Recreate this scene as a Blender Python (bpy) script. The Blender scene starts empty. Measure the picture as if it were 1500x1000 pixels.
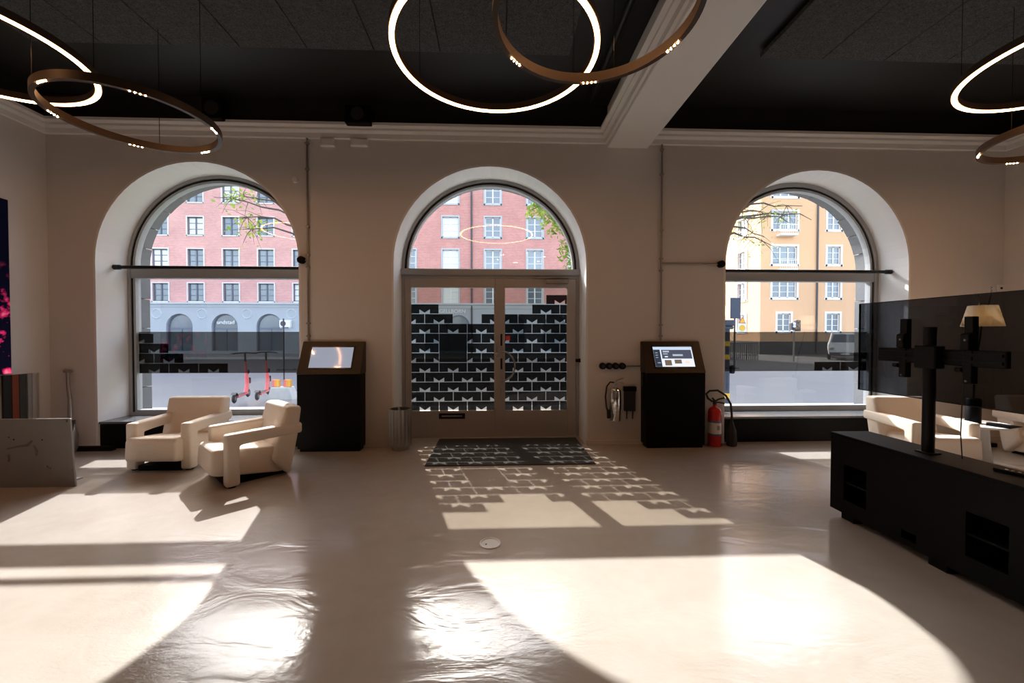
import bpy, bmesh, math, random
from math import sin, cos, pi, radians, atan, tan, sqrt
from mathutils import Vector, Matrix
random.seed(7)
SC = bpy.context.scene
COL = SC.collection

# ------------------------------------------------------------------ camera
FPX, CAM_H, CAM_D, VPX, HZ = 583.0, 1.30, 4.66, 728.0, 490.0
TH = atan((750 - VPX) / FPX); PT = atan((500 - HZ) / FPX)
CPOS = Vector((0, -CAM_D, CAM_H))
FW = Vector((sin(TH) * cos(PT), cos(TH) * cos(PT), -sin(PT)))
RT = Vector((cos(TH), -sin(TH), 0)); UP = RT.cross(FW)
cam_d = bpy.data.cameras.new('camera'); cam = bpy.data.objects.new('camera', cam_d); COL.objects.link(cam)
cam_d.sensor_fit = 'HORIZONTAL'; cam_d.sensor_width = 36.0; cam_d.lens = FPX / 1500 * 36.0
cam_d.clip_start = 0.05; cam_d.clip_end = 400
m = Matrix((RT, UP, -FW)).transposed().to_4x4(); m.translation = CPOS
cam.matrix_world = m
SC.camera = cam
def ray(px, py): return FW + RT * ((px - 750) / FPX) + UP * ((500 - py) / FPX)
def atY(px, py, y): d = ray(px, py); return CPOS + d * ((y + CAM_D) / d.y)
def atZ(px, py, z=0.0): d = ray(px, py); return CPOS + d * ((z - CAM_H) / d.z)
def atX(px, py, x): d = ray(px, py); return CPOS + d * (x / d.x)

# ------------------------------------------------------------------ sky, sun, exposure
SUN_DIR = Vector((0.40, -1.293, -1.0)).normalized()
w = bpy.data.worlds.new('sky'); SC.world = w; w.use_nodes = True
nt = w.node_tree; nt.nodes.clear()
sky = nt.nodes.new('ShaderNodeTexSky'); sky.sky_type = 'NISHITA'; sky.sun_disc = False
sky.sun_elevation = radians(36.5); sky.sun_rotation = math.atan2(-SUN_DIR.x, -SUN_DIR.y)
sky.air_density = 1.0; sky.dust_density = 2.5; sky.ozone_density = 1.0
bg = nt.nodes.new('ShaderNodeBackground'); bg.inputs[1].default_value = 0.62
wo = nt.nodes.new('ShaderNodeOutputWorld')
hs = nt.nodes.new('ShaderNodeHueSaturation'); hs.inputs['Saturation'].default_value = 0.55
nt.links.new(sky.outputs[0], hs.inputs['Color']); nt.links.new(hs.outputs[0], bg.inputs[0]); nt.links.new(bg.outputs[0], wo.inputs[0])
sd = bpy.data.lights.new('sun', 'SUN'); sd.energy = 8.8; sd.angle = radians(0.53); sd.color = (1.0, 0.98, 0.95)
so = bpy.data.objects.new('sun', sd); COL.objects.link(so)
so.rotation_euler = SUN_DIR.to_track_quat('-Z', 'Y').to_euler(); so.location = (-8, 30, 25)
SC.view_settings.view_transform = 'Standard'; SC.view_settings.look = 'None'
SC.view_settings.gamma = 1.0; SC.view_settings.use_curve_mapping = False
SC.view_settings.exposure = 0.68

# ------------------------------------------------------------------ materials
def nodes(name):
    mt = bpy.data.materials.new(name); mt.use_nodes = True
    n = mt.node_tree.nodes; n.clear()
    out = n.new('ShaderNodeOutputMaterial')
    return mt, n, mt.node_tree.links, out
def mat(name, col, rough=0.5, metal=0.0, var=0.0, vscale=8.0, bump=0.0, bscale=60.0, spec=0.5, sheen=0.0, rvar=0.0):
    mt, n, L, out = nodes(name)
    b = n.new('ShaderNodeBsdfPrincipled'); L.new(b.outputs[0], out.inputs[0])
    b.inputs['Base Color'].default_value = (*col, 1); b.inputs['Roughness'].default_value = rough
    b.inputs['Metallic'].default_value = metal; b.inputs['Specular IOR Level'].default_value = spec
    if sheen: b.inputs['Sheen Weight'].default_value = sheen
    tc = n.new('ShaderNodeTexCoord')
    if var:
        nz = n.new('ShaderNodeTexNoise'); nz.inputs['Scale'].default_value = vscale; nz.inputs['Detail'].default_value = 5
        L.new(tc.outputs['Object'], nz.inputs['Vector'])
        mx = n.new('ShaderNodeMix'); mx.data_type = 'RGBA'
        mx.inputs[6].default_value = (*[c * (1 - var) for c in col], 1); mx.inputs[7].default_value = (*[min(1, c * (1 + var)) for c in col], 1)
        L.new(nz.outputs[0], mx.inputs[0]); L.new(mx.outputs[2], b.inputs['Base Color'])
        if rvar:
            mr = n.new('ShaderNodeMapRange'); mr.inputs[3].default_value = max(0.02, rough - rvar); mr.inputs[4].default_value = rough + rvar
            L.new(nz.outputs[0], mr.inputs[0]); L.new(mr.outputs[0], b.inputs['Roughness'])
    if bump:
        nb = n.new('ShaderNodeTexNoise'); nb.inputs['Scale'].default_value = bscale; nb.inputs['Detail'].default_value = 4
        L.new(tc.outputs['Object'], nb.inputs['Vector'])
        bp = n.new('ShaderNodeBump'); bp.inputs['Strength'].default_value = bump; bp.inputs['Distance'].default_value = 0.01
        L.new(nb.outputs[0], bp.inputs['Height']); L.new(bp.outputs[0], b.inputs['Normal'])
    return mt
def emis(name, col, s):
    mt, n, L, out = nodes(name)
    e = n.new('ShaderNodeEmission'); e.inputs[0].default_value = (*col, 1); e.inputs[1].default_value = s
    L.new(e.outputs[0], out.inputs[0]); return mt
def glass(name, tint, refl=0.06, rough=0.0):
    mt, n, L, out = nodes(name)
    t = n.new('ShaderNodeBsdfTransparent'); t.inputs[0].default_value = (*tint, 1)
    g = n.new('ShaderNodeBsdfGlossy'); g.inputs[0].default_value = (1, 1, 1, 1); g.inputs['Roughness'].default_value = rough
    lw = n.new('ShaderNodeLayerWeight'); lw.inputs[0].default_value = 0.5
    # Schlick from the facing term: symmetric for both sides of a single pane
    pw = n.new('ShaderNodeMath'); pw.operation = 'POWER'; pw.inputs[1].default_value = 5.0
    ml = n.new('ShaderNodeMath'); ml.operation = 'MULTIPLY_ADD'; ml.inputs[1].default_value = 0.9 if refl > .05 else .5; ml.inputs[2].default_value = refl
    L.new(lw.outputs['Facing'], pw.inputs[0]); L.new(pw.outputs[0], ml.inputs[0])
    mx = n.new('ShaderNodeMixShader'); L.new(ml.outputs[0], mx.inputs[0]); L.new(t.outputs[0], mx.inputs[1]); L.new(g.outputs[0], mx.inputs[2])
    L.new(mx.outputs[0], out.inputs[0]); return mt

M = {}
M['wall'] = mat('wall_paint', (0.65, 0.62, 0.60), 0.75, var=0.03, vscale=3, bump=0.06, bscale=90)
M['white'] = mat('white_paint', (0.76, 0.75, 0.73), 0.6, bump=0.04, bscale=60)
M['black_ceiling'] = mat('black_ceiling_paint', (0.012, 0.012, 0.013), 0.55, var=0.2, vscale=2)
M['black'] = mat('black_lacquer', (0.003, 0.003, 0.0033), 0.5, var=0.15, vscale=4, spec=0.12)
M['black_gloss'] = mat('black_gloss', (0.012, 0.012, 0.013), 0.16)
M['sill_top'] = mat('dark_glossy_sill', (0.09, 0.095, 0.10), 0.22, spec=1.0)
M['black_metal'] = mat('black_metal', (0.006, 0.006, 0.006), 0.4, spec=0.25)
M['rubber'] = mat('black_rubber', (0.015, 0.015, 0.015), 0.6)
M['frame'] = mat('grey_aluminium', (0.36, 0.37, 0.375), 0.45, metal=0.25, var=0.05)
M['door_frame'] = mat('taupe_door_frame', (0.42, 0.385, 0.36), 0.45, metal=0.2, var=0.05)
M['chrome'] = mat('chrome', (0.75, 0.74, 0.72), 0.12, metal=1.0)
M['steel'] = mat('brushed_steel', (0.40, 0.38, 0.35), 0.35, metal=1.0, var=0.08, vscale=30)
M['zinc'] = mat('zinc_conduit', (0.36, 0.34, 0.32), 0.4, metal=0.8, var=0.2, vscale=20)
M['bronze'] = mat('brown_bronze', (0.055, 0.034, 0.02), 0.45, metal=0.2)
M['cream'] = mat('cream_boucle', (0.80, 0.69, 0.57), 0.9, var=0.06, vscale=60, bump=0.35, bscale=260, sheen=0.3)
M['mat'] = mat('charcoal_mat', (0.035, 0.033, 0.032), 0.9, var=0.3, vscale=120, bump=0.5, bscale=300)
M['red'] = mat('red_enamel', (0.55, 0.02, 0.015), 0.25)
M['label_white'] = mat('label_white', (0.75, 0.74, 0.72), 0.5)
M['label_blue'] = mat('label_blue', (0.12, 0.14, 0.35), 0.5)
M['kiosk_face'] = mat('kiosk_face_brown_black', (0.03, 0.02, 0.014), 0.35, spec=0.35)
M['plate'] = mat('dull_grey_plate', (0.30, 0.295, 0.285), 0.55, metal=0.1, var=0.12, vscale=5)
M['plate_mark'] = mat('dark_grey_mark', (0.17, 0.165, 0.16), 0.5, var=0.3)
M['pane'] = glass('window_glass', (0.93, 0.95, 0.95))
M['pane_low'] = glass('window_glass_lower', (0.80, 0.83, 0.87))
M['door_pane'] = glass('tinted_door_glass', (0.46, 0.44, 0.39))
M['film'] = glass('grey_window_film', (0.17, 0.165, 0.15))
M['brick_film'] = glass('black_brick_film', (0.03, 0.03, 0.03), refl=.02)
M['tv'] = glass('smoked_screen_glass', (0.085, 0.09, 0.10), refl=.012)
M['clear'] = glass('clear_glass', (0.9, 0.9, 0.9))
M['stone'] = mat('grey_stone', (0.13, 0.133, 0.136), 0.8, var=0.15, vscale=6, bump=0.3, bscale=40)
M['lit'] = emis('warm_led', (1.0, 0.47, 0.19), 12.5)
M['spot'] = emis('spot_led', (1.0, 0.50, 0.22), 420.0)
M['shade'] = mat('cream_lamp_shade', (0.75, 0.70, 0.62), 0.8)
def shade_mat():
    mt, n, L, out = nodes('fabric_lamp_shade')
    d = n.new('ShaderNodeBsdfDiffuse'); d.inputs[0].default_value = (0.8, 0.75, 0.66, 1)
    t = n.new('ShaderNodeBsdfTranslucent'); t.inputs[0].default_value = (0.8, 0.62, 0.4, 1)
    x = n.new('ShaderNodeMixShader'); x.inputs[0].default_value = 0.5
    L.new(d.outputs[0], x.inputs[1]); L.new(t.outputs[0], x.inputs[2]); L.new(x.outputs[0], out.inputs[0]); return mt
M['shade'] = shade_mat()

def floor_mat():
    mt, n, L, out = nodes('polished_beige_screed')
    b = n.new('ShaderNodeBsdfPrincipled'); L.new(b.outputs[0], out.inputs[0])
    tc = n.new('ShaderNodeTexCoord')
    def noise(s, d, v=None, dist=0.0):
        z = n.new('ShaderNodeTexNoise'); z.inputs['Scale'].default_value = s; z.inputs['Detail'].default_value = d; z.inputs['Distortion'].default_value = dist
        L.new(v if v else tc.outputs['Object'], z.inputs['Vector']); return z
    n1 = noise(0.9, 6, dist=0.6); n2 = noise(9, 5)
    ad = n.new('ShaderNodeMath'); ad.operation = 'MULTIPLY_ADD'; ad.inputs[1].default_value = 0.35
    L.new(n2.outputs[0], ad.inputs[0]); L.new(n1.outputs[0], ad.inputs[2])
    cr = n.new('ShaderNodeValToRGB'); cr.color_ramp.elements[0].position = 0.4; cr.color_ramp.elements[1].position = 0.95
    cr.color_ramp.elements[0].color = (0.37, 0.32, 0.275, 1); cr.color_ramp.elements[1].color = (0.45, 0.405, 0.36, 1)
    L.new(ad.outputs[0], cr.inputs[0]); L.new(cr.outputs[0], b.inputs['Base Color'])
    mr = n.new('ShaderNodeMapRange'); mr.inputs[1].default_value = 0.3; mr.inputs[2].default_value = 0.75; mr.inputs[3].default_value = 0.09; mr.inputs[4].default_value = 0.21
    L.new(n1.outputs[0], mr.inputs[0]); L.new(mr.outputs[0], b.inputs['Roughness'])
    b.inputs['Specular IOR Level'].default_value = 0.65
    # trowel waves: long soft undulation, finer ripples
    mp = n.new('ShaderNodeMapping'); mp.inputs['Rotation'].default_value = (0, 0, 0.5); mp.inputs['Scale'].default_value = (1.0, 2.2, 1)
    L.new(tc.outputs['Object'], mp.inputs[0])
    w1 = noise(2.2, 3, mp.outputs[0], 1.2); w2 = noise(38, 4, mp.outputs[0], 0.8); w3 = noise(140, 2)
    wm = noise(0.75, 2, None, 0.4); mk = n.new('ShaderNodeMapRange'); mk.inputs[1].default_value = 0.48; mk.inputs[2].default_value = 0.62; mk.inputs[3].default_value = 0.03; mk.inputs[4].default_value = 0.22; L.new(wm.outputs[0], mk.inputs[0])
    a1 = n.new('ShaderNodeMath'); a1.operation = 'MULTIPLY_ADD'; L.new(mk.outputs[0], a1.inputs[1]); L.new(w2.outputs[0], a1.inputs[0]); L.new(w1.outputs[0], a1.inputs[2])
    a2 = n.new('ShaderNodeMath'); a2.operation = 'MULTIPLY_ADD'; a2.inputs[1].default_value = 0.03; L.new(w3.outputs[0], a2.inputs[0]); L.new(a1.outputs[0], a2.inputs[2])
    bp = n.new('ShaderNodeBump'); bp.inputs['Strength'].default_value = 0.4; bp.inputs['Distance'].default_value = 0.009
    L.new(a2.outputs[0], bp.inputs['Height']); L.new(bp.outputs[0], b.inputs['Normal'])
    return mt
M['floor'] = floor_mat()
def panel_mat():
    mt, n, L, out = nodes('black_wood_wool')
    b = n.new('ShaderNodeBsdfPrincipled'); L.new(b.outputs[0], out.inputs[0]); b.inputs['Roughness'].default_value = 0.9
    tc = n.new('ShaderNodeTexCoord'); v = n.new('ShaderNodeTexNoise'); v.inputs['Scale'].default_value = 45; v.inputs['Detail'].default_value = 8; v.inputs['Roughness'].default_value = 0.8; v.inputs['Distortion'].default_value = 2
    L.new(tc.outputs['Object'], v.inputs['Vector'])
    cr = n.new('ShaderNodeValToRGB'); cr.color_ramp.elements[0].position = 0.38; cr.color_ramp.elements[1].position = 0.68
    cr.color_ramp.elements[0].color = (0.008, 0.008, 0.008, 1); cr.color_ramp.elements[1].color = (0.16, 0.16, 0.16, 1)
    L.new(v.outputs[0], cr.inputs[0]); L.new(cr.outputs[0], b.inputs['Base Color'])
    bp = n.new('ShaderNodeBump'); bp.inputs['Strength'].default_value = 0.8; bp.inputs['Distance'].default_value = 0.01
    L.new(v.outputs[0], bp.inputs['Height']); L.new(bp.outputs[0], b.inputs['Normal']); return mt
M['wool'] = panel_mat()
def flower_mat():
    mt, n, L, out = nodes('flower_display_picture')
    tc = n.new('ShaderNodeTexCoord')
    v = n.new('ShaderNodeTexVoronoi'); v.inputs['Scale'].default_value = 9.0; v.inputs['Randomness'].default_value = 1.0
    nz = n.new('ShaderNodeTexNoise'); nz.inputs['Scale'].default_value = 16; nz.inputs['Detail'].default_value = 4
    L.new(tc.outputs['Object'], nz.inputs['Vector'])
    mxv = n.new('ShaderNodeMix'); mxv.data_type = 'VECTOR'; mxv.inputs[0].default_value = 0.12
    L.new(tc.outputs['Object'], mxv.inputs[4]); L.new(nz.outputs['Color'], mxv.inputs[5]); L.new(mxv.outputs[1], v.inputs['Vector'])
    cr = n.new('ShaderNodeValToRGB'); e = cr.color_ramp.elements
    e[0].position = 0.0; e[0].color = (1.0, 0.25, 0.3, 1); e[1].position = 0.42; e[1].color = (0.004, 0.003, 0.010, 1)
    k = e.new(0.22); k.color = (0.85, 0.03, 0.16, 1)
    L.new(v.outputs['Distance'], cr.inputs[0])
    sp = n.new('ShaderNodeSeparateXYZ'); L.new(tc.outputs['Object'], sp.inputs[0])
    mr = n.new('ShaderNodeMapRange'); mr.inputs[1].default_value = 1.15; mr.inputs[2].default_value = 0.25; mr.inputs[3].default_value = 0.0; mr.inputs[4].default_value = 1.0
    L.new(sp.outputs[2], mr.inputs[0])
    mx = n.new('ShaderNodeMix'); mx.data_type = 'RGBA'; mx.inputs[6].default_value = (0.002, 0.002, 0.006, 1)
    L.new(mr.outputs[0], mx.inputs[0]); L.new(cr.outputs[0], mx.inputs[7])
    em = n.new('ShaderNodeEmission'); em.inputs[1].default_value = 0.7; L.new(mx.outputs[2], em.inputs[0]); L.new(em.outputs[0], out.inputs[0]); return mt
M['flowers'] = flower_mat()
def brickwall_mat(name, c1, c2, mortar):
    mt, n, L, out = nodes(name)
    b = n.new('ShaderNodeBsdfPrincipled'); b.inputs['Roughness'].default_value = 0.85; L.new(b.outputs[0], out.inputs[0])
    tc = n.new('ShaderNodeTexCoord'); mp = n.new('ShaderNodeMapping'); mp.inputs['Rotation'].default_value = (radians(90), 0, 0)
    L.new(tc.outputs['Object'], mp.inputs[0])
    br = n.new('ShaderNodeTexBrick'); br.inputs['Scale'].default_value = 1.0; br.inputs['Brick Width'].default_value = 0.25; br.inputs['Row Height'].default_value = 0.075
    br.inputs['Mortar Size'].default_value = 0.008; br.inputs['Color1'].default_value = (*c1, 1); br.inputs['Color2'].default_value = (*c2, 1); br.inputs['Mortar'].default_value = (*mortar, 1)
    L.new(mp.outputs[0], br.inputs['Vector'])
    nz = n.new('ShaderNodeTexNoise'); nz.inputs['Scale'].default_value = 0.7; nz.inputs['Detail'].default_value = 6; L.new(tc.outputs['Object'], nz.inputs['Vector'])
    mr = n.new('ShaderNodeMapRange'); mr.inputs[3].default_value = 0.8; mr.inputs[4].default_value = 1.2; L.new(nz.outputs[0], mr.inputs[0])
    mx = n.new('ShaderNodeMix'); mx.data_type = 'RGBA'; mx.blend_type = 'MULTIPLY'; mx.inputs[0].default_value = 1.0
    L.new(br.outputs[0], mx.inputs[6]); L.new(mr.outputs[0], mx.inputs[7]); L.new(mx.outputs[2], b.inputs['Base Color']); return mt
M['brick_pink'] = brickwall_mat('pale_red_brick', (0.66, 0.30, 0.27), (0.74, 0.37, 0.33), (0.72, 0.52, 0.47))
M['brick_red'] = brickwall_mat('red_brick', (0.58, 0.22, 0.19), (0.66, 0.28, 0.24), (0.66, 0.45, 0.40))
M['grey_plaster'] = mat('grey_plaster', (0.42, 0.45, 0.48), 0.85, var=0.08, vscale=0.8)
M['pale_plaster'] = mat('pale_grey_plaster', (0.50, 0.53, 0.55), 0.85, var=0.08, vscale=0.8)
M['ochre'] = mat('ochre_plaster', (0.80, 0.48, 0.27), 0.85, var=0.07, vscale=0.5)
M['dark_plinth'] = mat('dark_plinth', (0.10, 0.10, 0.10), 0.8, var=0.1)
M['win_white'] = mat('white_window_frame', (0.85, 0.86, 0.85), 0.5)
M['win_dark'] = mat('dark_window_frame', (0.13, 0.15, 0.19), 0.5)
M['win_stone'] = mat('pale_window_surround', (0.74, 0.72, 0.70), 0.8)
M['ext_pane'] = mat('far_window_pane', (0.16, 0.20, 0.24), 0.08, spec=1.0, var=0.5, vscale=0.6)
M['blind'] = mat('pale_roller_blind', (0.80, 0.80, 0.76), 0.7)
M['asphalt'] = mat('asphalt', (0.15, 0.155, 0.16), 0.7, var=0.15, vscale=0.8, bump=0.1, bscale=30)
M['pavement'] = mat('pale_pavement', (0.36, 0.355, 0.34), 0.8, var=0.12, vscale=1.5)
M['kerb'] = mat('granite_kerb', (0.55, 0.55, 0.54), 0.8, var=0.15, vscale=8)
M['leaf'] = mat('spring_leaves', (0.36, 0.48, 0.10), 0.6, var=0.35, vscale=3)
def leaf_mat():
    mt, n, L, out = nodes('spring_leaves_translucent')
    tc = n.new('ShaderNodeTexCoord'); nz = n.new('ShaderNodeTexNoise'); nz.inputs['Scale'].default_value = 2.5; L.new(tc.outputs['Object'], nz.inputs['Vector'])
    cr = n.new('ShaderNodeValToRGB'); cr.color_ramp.elements[0].position = .35; cr.color_ramp.elements[1].position = .65
    cr.color_ramp.elements[0].color = (.20, .36, .06, 1); cr.color_ramp.elements[1].color = (.55, .62, .14, 1); L.new(nz.outputs[0], cr.inputs[0])
    d = n.new('ShaderNodeBsdfDiffuse'); t = n.new('ShaderNodeBsdfTranslucent'); L.new(cr.outputs[0], d.inputs[0]); L.new(cr.outputs[0], t.inputs[0])
    x = n.new('ShaderNodeMixShader'); x.inputs[0].default_value = .6; L.new(d.outputs[0], x.inputs[1]); L.new(t.outputs[0], x.inputs[2]); L.new(x.outputs[0], out.inputs[0]); return mt
M['leaf'] = leaf_mat()
M['bark'] = mat('bark', (0.11, 0.085, 0.065), 0.9, var=0.3, vscale=12)
M['pipe_dark'] = mat('dark_drainpipe', (0.07, 0.07, 0.08), 0.5)
M['coral'] = mat('coral_red_paint', (0.85, 0.16, 0.17), 0.35)
M['orange'] = mat('orange_reflector', (0.95, 0.35, 0.05), 0.4)
M['yellow'] = mat('yellow_paint', (0.85, 0.50, 0.04), 0.5)
M['sign_red'] = mat('sign_red', (0.70, 0.05, 0.04), 0.5)
M['dark_blue'] = mat('dark_blue_grey', (0.035, 0.05, 0.08), 0.45)
M['grass'] = mat('grass', (0.22, 0.42, 0.08), 0.9, var=0.3, vscale=6)
M['screen_reflection'] = mat('glossy_screen_reflection', (0.05, 0.05, 0.055), 0.06, spec=0.8)
_p = [q for q in M['screen_reflection'].node_tree.nodes if q.type == 'BSDF_PRINCIPLED'][0]
_p.inputs['Emission Color'].default_value = (0.60, 0.64, 0.78, 1); _p.inputs['Emission Strength'].default_value = 0.32  # weak pale-blue emission stands in for a reflection on the glossy screen

# ------------------------------------------------------------------ geometry helpers
def newbm(): return bmesh.new()
def obj(name, bm, mt, parent=None, smooth=False, rel=None):
    if rel is not None: bmesh.ops.translate(bm, verts=bm.verts, vec=-Vector(rel))
    bmesh.ops.recalc_face_normals(bm, faces=bm.faces)
    me = bpy.data.meshes.new(name); bm.to_mesh(me); bm.free()
    if smooth: me.shade_smooth() if smooth is True else me.shade_auto_smooth_safe()
    o = bpy.data.objects.new(name, me); COL.objects.link(o)
    if mt is not None: me.materials.append(M[mt] if isinstance(mt, str) else mt)
    if parent is not None: o.parent = parent
    return o
def flat(name, verts, mt, parent=None, rel=None):
    """one open polygon (glass, film, print)"""
    bm = newbm(); off = Vector(rel) if rel is not None else Vector()
    bm.faces.new([bm.verts.new(Vector(v) - off) for v in verts])
    me = bpy.data.meshes.new(name); bm.to_mesh(me); bm.free()
    o = bpy.data.objects.new(name, me); COL.objects.link(o); me.materials.append(M[mt] if isinstance(mt, str) else mt)
    if parent is not None: o.parent = parent
    return o
def tag(o, label=None, cat=None, group=None, kind=None):
    if label: o['label'] = label
    if cat: o['category'] = cat
    if group: o['group'] = group
    if kind: o['kind'] = kind
    return o
def thing(name, loc, label, cat, group=None, rotz=0.0):
    o = bpy.data.objects.new(name, None); COL.objects.link(o); o.empty_display_size = 0.1
    o.location = loc; o.rotation_euler = (0, 0, rotz); return tag(o, label, cat, group)
def struct_empty(name, loc=(0, 0, 0)):
    o = bpy.data.objects.new(name, None); COL.objects.link(o); o.location = loc; o['kind'] = 'structure'; return o
def copy_tree(o, parent=None):
    c = o.copy(); COL.objects.link(c); c.parent = parent
    for ch in list(o.children): copy_tree(ch, c)
    return c
def box(bm, x0, x1, y0, y1, z0, z1, bev=0.0, seg=2):
    r = bmesh.ops.create_cube(bm, size=1.0)
    for v in r['verts']:
        v.co = Vector((x0 + (v.co.x + .5) * (x1 - x0), y0 + (v.co.y + .5) * (y1 - y0), z0 + (v.co.z + .5) * (z1 - z0)))
    if bev:
        es = list({e for v in r['verts'] for e in v.link_edges})
        bmesh.ops.bevel(bm, geom=es, offset=bev, segments=seg, profile=0.5, affect='EDGES')
    return bm
def prism(bm, pts, ax, a0, a1, bev=0.0, seg=2):
    """extrude polygon pts (2D) along axis ax from a0 to a1. x: pts=(y,z); y: pts=(x,z); z: pts=(x,y)"""
    def V(p, a): return {'x': (a, p[0], p[1]), 'y': (p[0], a, p[1]), 'z': (p[0], p[1], a)}[ax]
    A = [bm.verts.new(V(p, a0)) for p in pts]; B = [bm.verts.new(V(p, a1)) for p in pts]
    fs = [bm.faces.new(A), bm.faces.new(B[::-1])]
    n = len(pts)
    for i in range(n): fs.append(bm.faces.new((A[i], B[i], B[(i + 1) % n], A[(i + 1) % n])))
    if bev:
        bmesh.ops.recalc_face_normals(bm, faces=fs)
        es = list({e for f in fs for e in f.edges})
        bmesh.ops.bevel(bm, geom=es, offset=bev, segments=seg, profile=0.5, affect='EDGES')
    return bm
def cyl(bm, p0, p1, r0, r1=None, n=20, caps=True):
    p0 = Vector(p0); p1 = Vector(p1); r1 = r0 if r1 is None else r1
    d = (p1 - p0).normalized(); a = d.orthogonal().normalized(); b = d.cross(a)
    A = [bm.verts.new(p0 + (a * cos(2 * pi * i / n) + b * sin(2 * pi * i / n)) * r0) for i in range(n)]
    B = [bm.verts.new(p1 + (a * cos(2 * pi * i / n) + b * sin(2 * pi * i / n)) * r1) for i in range(n)]
    for i in range(n): bm.faces.new((A[i], A[(i + 1) % n], B[(i + 1) % n], B[i]))
    if caps: bm.faces.new(A[::-1]); bm.faces.new(B)
    return bm
def tube(bm, pts, r, n=8, closed=False):
    pts = [Vector(p) for p in pts]; rings = []; prev = None; N = len(pts)
    rr = r if isinstance(r, (list, tuple)) else [r] * N
    for i, p in enumerate(pts):
        if closed: d = (pts[(i + 1) % N] - pts[i - 1]).normalized()
        else: d = (pts[min(i + 1, N - 1)] - pts[max(i - 1, 0)]).normalized()
        a = (prev - d * prev.dot(d)).normalized() if prev is not None and (prev - d * prev.dot(d)).length > 1e-4 else d.orthogonal().normalized()
        prev = a; b = d.cross(a)
        rings.append([bm.verts.new(p + (a * cos(2 * pi * k / n) + b * sin(2 * pi * k / n)) * rr[i]) for k in range(n)])
    for i in range(N if closed else N - 1):
        A = rings[i]; B = rings[(i + 1) % N]
        for k in range(n): bm.faces.new((A[k], A[(k + 1) % n], B[(k + 1) % n], B[k]))
    if not closed: bm.faces.new(rings[0][::-1]); bm.faces.new(rings[-1])
    return bm
def lathe(bm, prof, c=(0, 0, 0), n=28, close=False):
    """prof: (r,z) list, revolved about z at c"""
    c = Vector(c); R = []
    for r, z in prof:
        if r < 1e-6: R.append([bm.verts.new(c + Vector((0, 0, z)))])
        else: R.append([bm.verts.new(c + Vector((r * cos(2 * pi * k / n), r * sin(2 * pi * k / n), z))) for k in range(n)])
    for A, B in zip(R, R[1:]):
        for k in range(n):
            k2 = (k + 1) % n
            if len(A) == 1 and len(B) == 1: continue
            if len(A) == 1: bm.faces.new((A[0], B[k2], B[k]))
            elif len(B) == 1: bm.faces.new((A[k], A[k2], B[0]))
            else: bm.faces.new((A[k], A[k2], B[k2], B[k]))
    return bm
def smooth_obj(o, ang=40):
    me = o.data
    me.shade_smooth()
    try: me.set_sharp_from_angle(angle=radians(ang))
    except Exception: pass
    return o
def arch_wall(bm, x0, x1, z0, z1, y0, y1, ops, n=28):
    """slab with arched openings: ops = (cx, R, z_spring, z_bottom)"""
    def quad(a, b, c, d): bm.faces.new([bm.verts.new(p) for p in (a, b, c, d)])
    for yy in (y0, y1):
        cur = x0
        for cx, R, zs, zb in ops:
            quad((cur, yy, z0), (cx - R, yy, z0), (cx - R, yy, z1), (cur, yy, z1)); cur = cx + R
            if zb > z0: quad((cx - R, yy, z0), (cx + R, yy, z0), (cx + R, yy, zb), (cx - R, yy, zb))
            for k in range(n):
                a0 = pi - pi * k / n; a1 = pi - pi * (k + 1) / n
                quad((cx + R * cos(a0), yy, zs + R * sin(a0)), (cx + R * cos(a1), yy, zs + R * sin(a1)), (cx + R * cos(a1), yy, z1), (cx + R * cos(a0), yy, z1))
        quad((cur, yy, z0), (x1, yy, z0), (x1, yy, z1), (cur, yy, z1))
    for cx, R, zs, zb in ops:
        quad((cx - R, y0, zb), (cx - R, y1, zb), (cx - R, y1, zs), (cx - R, y0, zs))
        quad((cx + R, y0, zb), (cx + R, y1, zb), (cx + R, y1, zs), (cx + R, y0, zs))
        if zb > z0: quad((cx - R, y0, zb), (cx + R, y0, zb), (cx + R, y1, zb), (cx - R, y1, zb))
        for k in range(n):
            a0 = pi - pi * k / n; a1 = pi - pi * (k + 1) / n
            quad((cx + R * cos(a0), y0, zs + R * sin(a0)), (cx + R * cos(a1), y0, zs + R * sin(a1)), (cx + R * cos(a1), y1, zs + R * sin(a1)), (cx + R * cos(a0), y1, zs + R * sin(a0)))
    for a, b in (((x0, z0), (x0, z1)), ((x1, z0), (x1, z1)), ((x0, z1), (x1, z1)), ((x0, z0), (x1, z0))):
        quad((a[0], y0, a[1]), (b[0], y0, b[1]), (b[0], y1, b[1]), (a[0], y1, a[1]))
    bmesh.ops.remove_doubles(bm, verts=bm.verts, dist=1e-5)
    return bm
def u_frame(bm, cx, zs, R0, R1, y0, y1, zb, n=32, bottom=0.0):
    """inverted-U ring from zb up, inner radius R0, outer R1; bottom = height of a bottom rail"""
    prof = [(-1, zb)] + [None] * 0
    pts = [(cx - R0, zb, cx - R1, zb)] + [(cx + R0 * cos(pi - pi * k / n), zs + R0 * sin(pi * k / n), cx + R1 * cos(pi - pi * k / n), zs + R1 * sin(pi * k / n)) for k in range(n + 1)] + [(cx + R0, zb, cx + R1, zb)]
    rows = []
    for a, b, c, d in pts:
        rows.append([bm.verts.new(v) for v in ((a, y0, b), (c, y0, d), (c, y1, d), (a, y1, b))])
    for A, B in zip(rows, rows[1:]):
        for k in range(4): bm.faces.new((A[k], A[(k + 1) % 4], B[(k + 1) % 4], B[k]))
    bm.faces.new(rows[0][::-1]); bm.faces.new(rows[-1])
    if bottom: box(bm, cx - R0, cx + R0, y0, y1, zb, zb + bottom)
    return bm
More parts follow.
